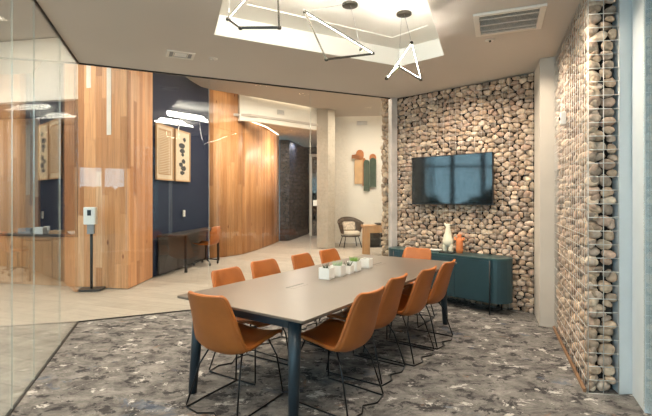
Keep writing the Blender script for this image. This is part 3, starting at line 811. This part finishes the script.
# cream figure-like vase
p = on_sideboard(448)
t = thing('sculptural_vase', 'cream sculptural vase with two short feet on the sideboard', 'vase', p, sang)
mb = MB(); mb.lathe([(.012, .09), (.055, .085), (.078, .12), (.080, .16), (.068, .21), (.052, .26), (.038, .31), (.033, .35), (.036, .385), (.030, .40), (.012, .402)], 20, sy=.7); mb.build('body', M['sculpt'], t)
for k in (-1, 1):
    MB().lathe([(.028, 0), (.034, .03), (.036, .08), (.03, .12)], 14, (k * .045, 0, 0), sy=.9).build('foot', M['sculpt'], t)
MB().tube([(0.02, 0, .36), (.045, 0, .385), (.05, 0, .41)], .012, 8).build('ear', M['sculpt'], t)
p = on_sideboard(459.5)
t = thing('figural_vase', 'orange figural vase with stub arms beside the cream vase', 'vase', p, sang)
MB().lathe([(.045, 0), (.05, .04), (.048, .12), (.05, .17), (.046, .20), (.03, .215), (.026, .23), (.034, .245), (.03, .262), (.012, .265)], 18, sy=.8).build('body', M['terracotta'], t)
for k in (-1, 1): MB().tube([(k * .04, 0, .18), (k * .066, 0, .19), (k * .068, 0, .225)], .014, 8).build('arm', M['terracotta'], t)
p = on_sideboard(447, .30); p2 = on_sideboard(436, .2)
t = thing('book', 'thin black book lying in front of the cream vase', 'book', p, sang + .15)
MB().rbox((0, 0, .008), (.20, .13, .016), .003, 2).build('cover', M['black'], t)
MB().rbox((.003, 0, .008), (.199, .126, .011), .002, 2).build('pages', M['paper'], t)
tag(MB().lathe([(.03, 0), (.06, .006), (.088, .02), (.085, .022), (.055, .010), (.002, .008)], 24).build('tray', M['ceramic'], loc=p2), 'shallow pale dish on the sideboard left of the cream vase', 'dish')

# wall screen
tvc = P0 + dT * ((.475 + 1.76) / 2) + nT * .10
tv = thing('wall_television', 'flat black television hung on the river stone wall', 'television', (tvc.x, tvc.y, 1.755), sang)
tw_, th_ = 1.285, .722
MB().rbox((0, 0, 0), (tw_, th_, .036), .008, 3, .003, Matrix.Rotation(PI / 2, 4, 'X')).build('casing', M['black'], tv)
MB().box((0, sg * .0195, .004), (tw_ - .022, .003, th_ - .03)).build('screen', M['screen'], tv)
MB().box((0, -sg * .055, 0), (.5, .075, .35)).build('wall_bracket', M['black'], tv)

# sensor box on the right wall
sp_ = RN + dR * (.575 * RL) + nR * .03
t = thing('wall_sensor', 'small white sensor box on the right stone wall', 'sensor', (sp_.x, sp_.y, 2.28), math.atan2(dR.y, dR.x))
MB().rbox((0, 0, 0), (.10, .05, .12), .012, 4, .004).build('housing', M['plastic'], t)
MB().lathe([(.018, 0), (.018, .006), (.012, .01), (.002, .011)], 14, mat=Matrix.Translation((0, .025, 0)) @ Matrix.Rotation(-PI / 2, 4, 'X')).build('lens', M['black'], t)

# ------------------------------------------------------------------ ceiling fixtures
g0, g1, g2 = fl(473.3, 13.8, CEIL), fl(547.8, 2.8, CEIL), fl(475.4, 35.2, CEIL)
gx = (g1 - g0); gy = g2 - g0; gw, gd = gx.length, gy.length; ga = math.atan2(gx.y, gx.x)
gc = g0 + gx / 2 + gy / 2
t = thing('ceiling_grille', 'large white slatted return air grille near the right stone wall', 'vent', (gc.x, gc.y, CEIL), ga)
def ringframe(w, d, b, z0, z1):
    mb = MB()
    for k in (-1, 1): mb.box((k * (w / 2 - b / 2), 0, (z0 + z1) / 2), (b, d, z1 - z0)); mb.box((0, k * (d / 2 - b / 2), (z0 + z1) / 2), (w - 2 * b, b, z1 - z0))
    return mb
ringframe(gw, gd, .05, -.022, -.001).build('frame', M['white'], t, bevel=.003)
MB().box((0, 0, -.003), (gw - .1, gd - .1, .004)).build('backing', M['dark'], t)
for k in range(16):
    y = -gd / 2 + .065 + k * (gd - .13) / 15
    MB().box((0, 0, 0), (gw - .1, .022, .003), Matrix.Translation((0, y, -.012)) @ Matrix.Rotation(.55, 4, 'X')).build('slat', M['white'], t)
for x in (0,): pass
for y in (-.14, .0, .14): MB().box((0, y, -.018), (gw - .1, .012, .006)).build('crossbar', M['white'], t)
p = fl(180.5, 54.5, CEIL)
t = thing('air_diffuser', 'small slotted air diffuser in the ceiling near the glass corner', 'vent', (p.x, p.y, CEIL), .42)
ringframe(.30, .24, .03, -.012, -.001).build('frame', M['white'], t)
MB().box((0, 0, -.003), (.24, .18, .003)).build('backing', M['grey_plastic'], t)
for x in (-.075, .075): MB().box((x, 0, -.008), (.008, .18, .008)).build('divider', M['white'], t)
MB().box((0, 0, -.007), (.13, .12, .006)).build('divider', M['plastic'], t)
for (u, v), lb in (((213.5, 58.6), 'flush round sprinkler cover between the diffuser and the tray'), ((490, 40), 'small sprinkler head beside the air grille')):
    p = fl(u, v, CEIL); t = thing('sprinkler', lb, 'sprinkler', (p.x, p.y, CEIL + .001))
    MB().lathe([(.05, 0), (.048, -.006), (.03, -.008), (.002, -.008)], 20).build('cover', M['white'], t)
    MB().lathe([(.012, -.006), (.012, -.02), (.006, -.024), (.002, -.024)], 12).build('nozzle', M['silver'] if u < 300 else M['bronze'], t)

def px(u, v, y): return Vector(((u - 326) / F * y, y, HC + (HZ - v) / F * y))
def bar(parent, a, b, lit, size=.0125):
    d = (b - a); Ln = d.length; d.normalize()
    want = {'back': Vector((0, 1, .25)), 'front': Vector((0, -1, -.5)), 'side': Vector((1, -.35, 0))}[lit or 'back']
    n = (want - d * want.dot(d)).normalized(); c = d.cross(n)
    m = Matrix((d, n, c)).transposed().to_4x4(); m.translation = (a + b) / 2
    o = MB().box((0, 0, 0), (Ln, size, size), m).build('bar', M['bronze'], parent)
    if lit is not None: MB().box((0, size * .5, 0), (Ln - .03, .003, size * .26), m).build('light_strip', M['led'], o)
    if abs(d.z) < .8:
        n = (Vector((0, 0, 1)) - d * d.z).normalized(); c = d.cross(n)
        m2 = Matrix((d, n, c)).transposed().to_4x4(); m2.translation = (a + b) / 2
        MB().box((0, size * .5 + .0006, 0), (Ln - .06, .001, size * .5), m2).build('uplight_strip', M['led_up'], o)
        fin = MB()
        for k in (-1, 1): fin.box((0, size * .5 + .001, k * size * .44), (Ln, .008, size * .12), m2); fin.box((k * (Ln / 2 - .01), size * .5 + .001, 0), (.02, .008, size), m2)
        fin.build('channel_lip', M['bronze'], o)
    return o
def pendant(label, pts, lit, canopy, cables, nodes):
    base = Vector(canopy)
    t = thing('pendant_light', label, 'pendant lamp', base, 0, 'angular LED pendants above the table')
    P = [p - base for p in pts]
    for (i, j), l in lit: bar(t, P[i], P[j], l)
    for i in nodes: MB().lathe([(.004, -.012), (.014, -.008), (.016, 0), (.014, .012), (.004, .016)], 10, P[i]).build('joint', M['bronze'], t)
    for i, (cx, cy) in cables: MB().tube([P[i], Vector((cx, cy, 0))], .0014, 5).build('cable', M['grey_plastic'], t)
    MB().lathe([(.003, -.03), (.06, -.03), (.075, -.024), (.075, 0), (.003, 0)], 26).build('canopy', M['bronze'], t)
    return t
TZC = 3.343
# right pendant
a, b, c, m_ = px(411.5, 43, 3.95), px(386.6, 78.7, 3.9), px(421, 80, 3.95), px(398.5, 66.5, 4.45)
can = fl(404, 12.5, TZC)
pendant('rightmost pendant, narrow upright lit triangle below a round ceiling canopy', [a, b, c, m_], [((0, 1), 'front'), ((0, 2), 'front'), ((1, 3), None), ((2, 3), None)], can, [(0, (.0, .0)), (3, (-.02, .02))], [0, 1, 2, 3])
# middle pendant
a, b, c = px(305, 12, 3.45), px(326.5, 59.7, 3.35), px(374, 54, 3.9); m_ = px(361, 50, 3.80)
can = fl(350, 3.5, TZC)
d_ = px(340, 34, 4.3)
pendant('middle pendant, wide black triangle with one lit bar', [a, b, c, m_], [((0, 1), 'back'), ((1, 2), 'back'), ((0, 2), 'front'), ], can, [(3, (0, 0)), (0, (-.03, 0))], [0, 1, 3])
# left pendant
a, b, c, d_ = px(228, 19.5, 3.15), px(240.5, 28.3, 3.05), px(279.3, 28, 3.0), px(277, -22, 3.0); e_ = px(252, -8, 3.25)
can = Vector((-.62, 3.05, TZC))
pendant('leftmost pendant, black bar outline cut by the top of the photo', [a, b, c, d_, e_], [((0, 1), 'back'), ((1, 2), 'back'), ((2, 3), 'back'), ((0, 4), 'front'), ((4, 3), 'front')], can, [(0, (0, 0)), (3, (.0, 0))], [0, 1, 2, 3])

# ------------------------------------------------------------------ lobby things
p = fl(91.5, 289.8)
t = thing('sanitiser_stand', 'free-standing hand sanitiser dispenser with white head on a black pole', 'dispenser', p, .15)
MB().rbox((0, 0, .014), (.36, .26, .026), .02, 4, .004).build('base', M['black'], t)
MB().tube([(0, 0, .026), (0, 0, 1.12)], .022, 12).build('pole', M['black'], t)
MB().rbox((0, -.02, .985), (.11, .06, .15), .01, 4).build('drip_bracket', M['grey_plastic'], t)
hd = MB().rbox((0, -.04, 1.205), (.19, .12, .28), .03, 5, .01).build('dispenser_head', M['plastic'], t)
MB().rbox((0, -.102, 1.255), (.055, .006, .09), .008, 3).build('sensor_window', M['black'], hd)

def on_navy(u, off=.02):
    o = N0 + V2(off, 0); d = N1 - N0; k = (u - 326) / F; s = (k * o.y - o.x) / (d.x - k * d.y); return o + d * s
def art(u0, u1, label, kind):
    a, b = on_navy(u0), on_navy(u1); c = (a + b) / 2; w = (b - a).length; ang = math.atan2((b - a).y, (b - a).x)
    t = thing('framed_art', label, 'picture', (c.x, c.y, 2.38), ang, 'framed prints on the navy wall')
    h = 1.08
    mb = MB()
    for k in (-1, 1): mb.box((k * (w / 2 - .012), -.015, 0), (.024, .035, h)); mb.box((0, -.015, k * (h / 2 - .012)), (w, .035, .024))
    mb.build('frame', M['pale_wood'], t)
    MB().box((0, -.012, 0), (w - .04, .01, h - .04)).build('paper', M['paper'], t)
    pr = MB()
    if kind == 0:
        for x0, x1, z0, z1 in ((-.36, .36, .40, .42), (-.36, .36, -.40, -.38), (-.36, -.33, -.40, .42), (.33, .36, -.40, .42)):
            pr.box(((x0 + x1) / 2 * w, -.019, (z0 + z1) / 2 * h), ((x1 - x0) * w, .004, (z1 - z0) * h))
        for i in range(26): pr.box((0, -.019, (-.36 + i * .03) * h), (.58 * w, .004, .014 * h))
        pr.build('print', M['paper_tan'], t)
    else:
        rng = random.Random(2)
        for (x, z, rx, rz) in ((.12, .33, .10, .045), (-.05, .2, .22, .05), (-.03, .1, .17, .05), (.0, .03, .1, .04), (.05, -.1, .12, .05), (-.12, -.17, .14, .045), (.05, -.24, .2, .05), (-.02, -.33, .16, .04)):
            poly = [(x * w + rx * w * math.cos(q * PI / 8) * rng.uniform(.75, 1.1), z * h + rz * h * math.sin(q * PI / 8) * rng.uniform(.8, 1.1)) for q in range(16)]
            pr.stack([(poly, 0, 1), (poly, .004, 1)], mat=Matrix.Translation((0, -.018, 0)) @ Matrix.Rotation(PI / 2, 4, 'X'))
        pr.build('print', M['paper_ink'], t)
    return t
art(155.2, 172.4, 'pale framed print with a tan text-like rectangle, left of the pair on the navy wall', 0)
art(174.2, 189.0, 'pale framed print with black shapes, right of the pair on the navy wall', 1)
p = on_navy(184, .03)
tag(MB().box((0, 0, 0), (.02, .11, .14)).build('switch_plate', M['plastic'], loc=(p.x, p.y, 1.16)), 'white switch plate on the navy wall above the desk', 'switch')

# desk along the navy wall
nd = (N1 - N0).normalized(); nn_ = V2(nd.y, -nd.x)
t = thing('wall_desk', 'long dark desk along the navy wall', 'desk', N0 + nd * 1.22 + nn_ * .02, math.atan2(nd.y, nd.x))
MB().box((0, -.21, .765), (2.2, .40, .035)).build('desktop', M['desk_dark'], t)
MB().box((0, -.03, .38), (2.15, .03, .70)).build('back_panel', M['desk_dark'], t)
for x in (-.62, 1.05): MB().box((x, -.36, .374), (.04, .05, .747)).build('leg', M['black'], t)
# tan task chair at that desk
p = fl(206, 264.5)
t = thing('desk_chair', 'tan leather desk chair on black castors at the dark desk', 'chair', p, 1.35)
cm = [(.22, .47), (.1, .455), (-.1, .45), (-.2, .48), (-.24, .58), (-.27, .72), (-.285, .86)]
mb = MB(); rows = []
for (y, z), w in zip(cm, (.22, .24, .24, .24, .235, .22, .18)):
    rows.append([Vector((w * s, y + .05 * abs(s) ** 2 * (z > .5), z + .04 * abs(s) ** 2 * (z < .5))) for s in (-1, -.6, -.2, .2, .6, 1)])
vs = [q for r_ in rows for q in r_]; vs2 = [q - Vector((0, .025, .02)) for q in vs]; fs = []
for j in range(6):
    for i in range(5):
        a = j * 6 + i; fs += [(a, a + 1, a + 7, a + 6), (a + 42, a + 48, a + 49, a + 43)]
lp = [i for i in range(6)] + [6 * j + 5 for j in range(1, 7)] + [36 + i for i in range(4, -1, -1)] + [6 * j for j in range(5, 0, -1)]
for k in range(len(lp)): a, b = lp[k], lp[(k + 1) % len(lp)]; fs.append((a, b, b + 42, a + 42))
mb.add(vs + vs2, fs, True).build('seat_shell', M['leather'], t)
MB().tube([(0, 0, .43), (0, 0, .12)], .022, 10).build('pedestal', M['black'], t)
for k in range(4):
    a = PI / 4 + k * PI / 2; e = Vector((.27 * math.cos(a), .27 * math.sin(a), .085))
    l_ = MB().tube([(0, 0, .14), e], .018, 8, r1=.012).build('leg', M['black'], t)
    MB().lathe([(.004, -.014), (.032, -.012), (.034, 0), (.032, .012), (.004, .014)], 14, mat=Matrix.Translation((e.x, e.y, .034)) @ Matrix.Rotation(PI / 2, 4, 'X')).build('castor', M['black'], l_)

# reception counter things
def ctr(u, y=7.62): return Vector(((u - 326) / F * y, y, .861))
cb = ctr(40); tag(MB().rbox((0, 0, .06), (.17, .12, .12), .01, 3, .004).build('tissue_box', M['plastic'], loc=cb), 'white box on the reception counter behind the left glass', 'box')
cb = ctr(47, 7.72); tag(MB().lathe([(.035, 0), (.045, .02), (.048, .13), (.044, .13), (.04, .02), (.002, .012)], 18).build('cup', M['plastic'], loc=cb), 'white cup on the reception counter right of the white box', 'cup')
cb = ctr(74, 7.45)
t = thing('desk_bowl', 'low pale bowl at the right end of the reception counter', 'bowl', cb)
MB().lathe([(.04, 0), (.07, .02), (.10, .06), (.095, .062), (.065, .028), (.002, .012)], 22).build('bowl', M['ceramic'], t)
for i, (u, h_) in enumerate(((27, .10), (58, .06))):
    cb = ctr(u, 7.7); tag(MB().rbox((0, 0, h_ / 2), (.22, .16, h_), .008, 3, .003).build('paper_stack' if i else 'card_holder', M['pale_wood'] if i else M['grey_plastic'], loc=cb), ('flat wooden tray on the reception counter between the cup and the bowl' if i else 'grey card holder at the left of the reception counter'), 'tray' if i else 'holder')

# lounge chair
p = fl(350.5, 247.0)
t = thing('lounge_chair', 'round dark wicker lounge chair with cream cushion by the cream wall', 'armchair', (p.x, p.y, 0), PI + .25)
def tubshell():
    vs = []; fs = []; n = 28; lev = 9
    for side, k in ((0, 1.0), (1, .93)):
        for l in range(lev):
            for i in range(n + 1):
                a = -PI * .18 + (PI * 1.36) * i / n; hh = .40 + .16 * max(0, math.sin(a)) ** 1.3
                f = l / (lev - 1); r = (.24 + .15 * f ** .7) * k
                vs.append(Vector((r * math.cos(a), -r * math.sin(a) * .95, .32 + hh * f)))
    S = lev * (n + 1)
    for l in range(lev - 1):
        for i in range(n):
            a = l * (n + 1) + i
            fs += [(a, a + 1, a + n + 2, a + n + 1), (a + S, a + n + 1 + S, a + n + 2 + S, a + 1 + S)]
    for i in range(n): a = (lev - 1) * (n + 1) + i; fs += [(a, a + 1, a + 1 + S, a + S), (i, i + S, i + 1 + S, i + 1)]
    return MB().add(vs, fs, True)
tubshell().build('woven_shell', M['wicker'], t)
n = 28; MB().tube([Vector((.39 * math.cos(a), -.37 * math.sin(a), .73 + .16 * max(0, math.sin(a)) ** 1.3)) for a in [-PI * .18 + PI * 1.36 * i / n for i in range(n + 1)]], .018, 8).build('rim', M['wicker'], t)
MB().lathe([(.01, .32), (.26, .32), (.29, .34), (.29, .36), (.01, .36)], 26).build('seat_deck', M['wicker'], t)
MB().lathe([(.01, .36), (.27, .36), (.30, .40), (.29, .46), (.24, .485), (.01, .49)], 26, sy=.92).build('seat_cushion', M['cushion'], t)
MB().rbox((0, 0, 0), (.40, .28, .11), .06, 6, .03, Matrix.Translation((0, -.17, .62)) @ Matrix.Rotation(-1.25, 4, 'X')).build('throw_pillow', M['pillow'], t)
for sx in (-1, 1):
    MB().tube([(sx * .2, .16, .33), (sx * .28, .24, .0)], .014, 8).build('leg', M['black'], t)
    MB().tube([(sx * .2, -.17, .33), (sx * .28, -.25, .0)], .014, 8).build('leg', M['black'], t)

# oak console
p = fl(365, 256)
ca = .12
t = thing('console_table', 'chunky pale oak console table outside the glass beside the stone wall', 'table', (p.x, p.y, 0), ca)
MB().box((.60, .2, .755), (1.25, .45, .05)).build('tabletop', M['console_wood'], t, bevel=.004)
MB().box((.60, -.0, .66), (1.15, .04, .14)).build('apron', M['console_wood'], t)
for x in (.06, 1.14):
    for y in (.02, .38): MB().box((x, y, .365), (.14 if y < .1 else .10, .06, .73)).build('leg', M['console_wood'], t, bevel=.003)
MB().box((.62, .39, .42), (.8, .03, .5)).build('back_panel', M['desk_dark'], t)
pb = Vector((p.x + .42, p.y + .22, .78))
tag(MB().lathe([(.05, 0), (.10, .012), (.17, .05), (.165, .054), (.09, .02), (.002, .012)], 24).build('bowl', M['black'], loc=pb), 'wide dark bowl on the oak console table', 'bowl')

# felt wall art on the cream wall
def on_cream(u, off=.04):
    A0, B0 = V2(-.1, 14.45 - off), V2(4.6, 13.9 - off); d = B0 - A0; k = (u - 326) / F; s = (k * A0.y - A0.x) / (d.x - k * d.y); return A0 + d * s
c0 = on_cream(364)
t = thing('felt_wall_art', 'rust, tan and dark green rounded felt panels on the cream wall', 'wall art', (c0.x, c0.y, 2.35), math.atan2(-.55, 4.7))
def pill(u0, u1, v0, v1, m, nm, rt=True, rb=False, dy=0, th=.03):
    y = c0.y; x0 = (u0 - 364) / F * y; x1 = (u1 - 364) / F * y; z1 = HC + (HZ - v0) * y / F - 2.35; z0 = HC + (HZ - v1) * y / F - 2.35
    r = (x1 - x0) / 2; cx = (x0 + x1) / 2; pl = []
    pl += [(cx + r * math.cos(a), z1 - r + r * math.sin(a)) for a in [PI * i / 12 for i in range(13)]] if rt else [(x1, z1), (x0, z1)]
    pl += [(cx - r * math.cos(a), z0 + r - r * math.sin(a)) for a in [PI * i / 12 for i in range(13)]] if rb else [(x0, z0), (x1, z0)]
    MB().stack([(pl, 0, 1), (pl, th, 1)], mat=Matrix.Translation((0, -dy, 0)) @ Matrix.Rotation(PI / 2, 4, 'X')).build(nm, m, t)
pill(354.5, 363, 157, 184, M['felt_tan'], 'tan_panel', False)
pill(356, 363.8, 150, 160, M['felt_orange'], 'rust_disc', True, True, .031)
pill(351.8, 360, 154.5, 159, M['felt_orange'], 'rust_cloud', True, True, .062)
pill(369.3, 376, 154, 162, M['felt_orange'], 'rust_disc', True, True, .0)
pill(362.3, 365.6, 158, 186, M['felt_orange'], 'rust_panel', True, False, .0)
pill(363.6, 369.6, 160, 191, M['felt_green'], 'green_panel', True, False, .031)
pill(369.8, 376, 158, 187, M['felt_green'], 'green_panel', True, False, .031)

# small lobby fittings
c1 = on_cream(362, .03)
t = thing('wall_vent', 'small white vent high on the cream wall above the felt art', 'vent', (c1.x, c1.y, HC + (HZ - 123) * c1.y / F), 0)
ringframe(.36, .16, .02, 0, .02); MB().box((0, 0, 0), (.36, .02, .13)).build('frame', M['silver'], t)
for k in range(4): MB().box((0, -.012, -.045 + k * .03), (.32, .008, .012)).build('slat', M['grey_plastic'], t)
k = (281 - 326) / F; A0, B0 = V2(-1.8, 11.52), V2(-.27, 12.92); d = B0 - A0; s = (k * A0.y - A0.x) / (d.x - k * d.y); q = A0 + d * s
t = thing('wall_vent', 'small grey vent on the white bulkhead above the curved cedar wall', 'vent', (q.x, q.y - .03, HC + (HZ - 112.5) * q.y / F), math.atan2(d.y, d.x))
MB().box((0, 0, 0), (.22, .02, .12)).build('frame', M['silver'], t)
for k in range(4): MB().box((0, -.012, -.04 + k * .027), (.19, .008, .01)).build('slat', M['grey_plastic'], t)
tag(MB().box((0, 0, 0), (.11, .02, .17)).build('wall_plaque', M['plastic'], loc=((315 - 326) / F * 12.85, 12.86, HC - 5.5 / F * 12.9)), 'small white plaque on the edge of the concrete pier', 'sign')

# ------------------------------------------------------------------ lamps (downlight fixture unused; fill lamps added without fixtures)
def downlight(x, y, z, label, s=1):
    t = thing('downlight', label, 'ceiling light', (x, y, z), 0, 'recessed ceiling downlights')
    MB().lathe([(.055, 0), (.07, 0), (.07, -.006), (.055, -.004)], 22).build('trim_ring', M['white'], t)
    MB().lathe([(.002, -.002), (.054, -.002), (.054, .0), (.002, .0)], 22).build('lens', M['down'], t)
def area(name, loc, rot, size, power, col, sy=None, spread=None):
    d = bpy.data.lights.new(name, 'AREA'); d.energy = power; d.color = col; d.size = size
    if sy: d.shape = 'RECTANGLE'; d.size_y = sy
    if spread: d.spread = spread
    o = bpy.data.objects.new(name, d); COL.objects.link(o); o.location = loc; o.rotation_euler = rot; return o
WARM = (1, .86, .70)
for x, y in ((-.15, 3.0), (.0, 2.2)): area('tray_fill_light', (x, y, 3.15), (PI - .65, 0, 0), .9, 30, (1, .93, .82), .25)  # added lamps that make the tray glow, without a fixture
for x, y in ((-1.9, 4.3), (-1.45, 2.6), (-.2, 1.2), (.3, .2), (1.55, 3.3), (1.95, 4.7), (1.55, 5.7), (.2, 6.0), (-.9, 5.2)):
    area('ceiling_fill_light', (x, y, CEIL - .02), (0, 0, 0), .12, 21, WARM, spread=2.6)  # added lamps to brighten the room; the ceiling has no such fixtures
area('slate_washer', (-.95, 15.6, 3.45), (0, .0, 0), .3, 14, (.85, .85, 1))
# lobby: added fill lamps, no fixtures modelled
for x, y, e in ((-6.5, 4.5, 60), (-5.0, 1.5, 45), (-4.8, 6.2, 64), (-1.6, 8.2, 56), (.2, 9.5, 52), (-1.5, 10.0, 66), (2.0, 11.8, 60), (1.2, 12.6, 44), (-.5, 10.9, 34)):
    area('lobby_fill_light', (x, y, HIGH - .03), (0, 0, 0), .35, e, WARM)
area('corridor_fill_light', (-1.0, 13.6, 3.58), (0, 0, 0), .25, 60, WARM)  # added fill for the corridor, no lamp body there
# daylight portals
def portal(loc, rot, sx, sy):
    o = area('window_daylight', loc, rot, sx, 1, (1, 1, 1), sy); o.data.cycles.is_portal = True
portal((-8.85, 2.55, 1.9), (0, -PI / 2, 0), 3.5, 3.5)
mid = (W2 + WEND) / 2 + nR * .05
o = area('window_daylight', (mid.x, mid.y, 1.55), (0, 0, 0), 4.4, 1, (1, 1, 1), 2.9)
o.rotation_euler = Vector((nR.x, nR.y, 0)).to_track_quat('-Z', 'Y').to_euler(); o.data.cycles.is_portal = True

m3 = (WEND + LG_END) / 2; dq = (WEND - LG_END).normalized(); nq = V2(-dq.y, dq.x)
if nq.y < 0: nq = -nq
o = area('window_daylight', (m3.x + nq.x * .06, m3.y + nq.y * .06, 1.4), (0, 0, 0), 1.0, 1, (1, 1, 1), 2.6)
o.rotation_euler = Vector((nq.x, nq.y, 0)).to_track_quat('-Z', 'Y').to_euler(); o.data.cycles.is_portal = True
w = bpy.data.worlds.new('sky'); scene.world = w; w.use_nodes = True
bg = w.node_tree.nodes['Background']; bg.inputs[0].default_value = (.50, .80, 1.0, 1); bg.inputs[1].default_value = 3.6

# ------------------------------------------------------------------ camera
cd = bpy.data.cameras.new('camera'); cam = bpy.data.objects.new('camera', cd); COL.objects.link(cam)
cam.location = (0, 0, HC); cam.rotation_euler = (PI / 2, 0, 0); cd.sensor_width = 36; cd.lens = F / 652 * 36
cd.shift_y = -10.5 / 652; cd.clip_start = .05; cd.clip_end = 200
scene.camera = cam
vs_ = scene.view_settings; vs_.view_transform = 'Standard'; vs_.look = 'None'; vs_.gamma = 1; vs_.exposure = .2; vs_.use_curve_mapping = False
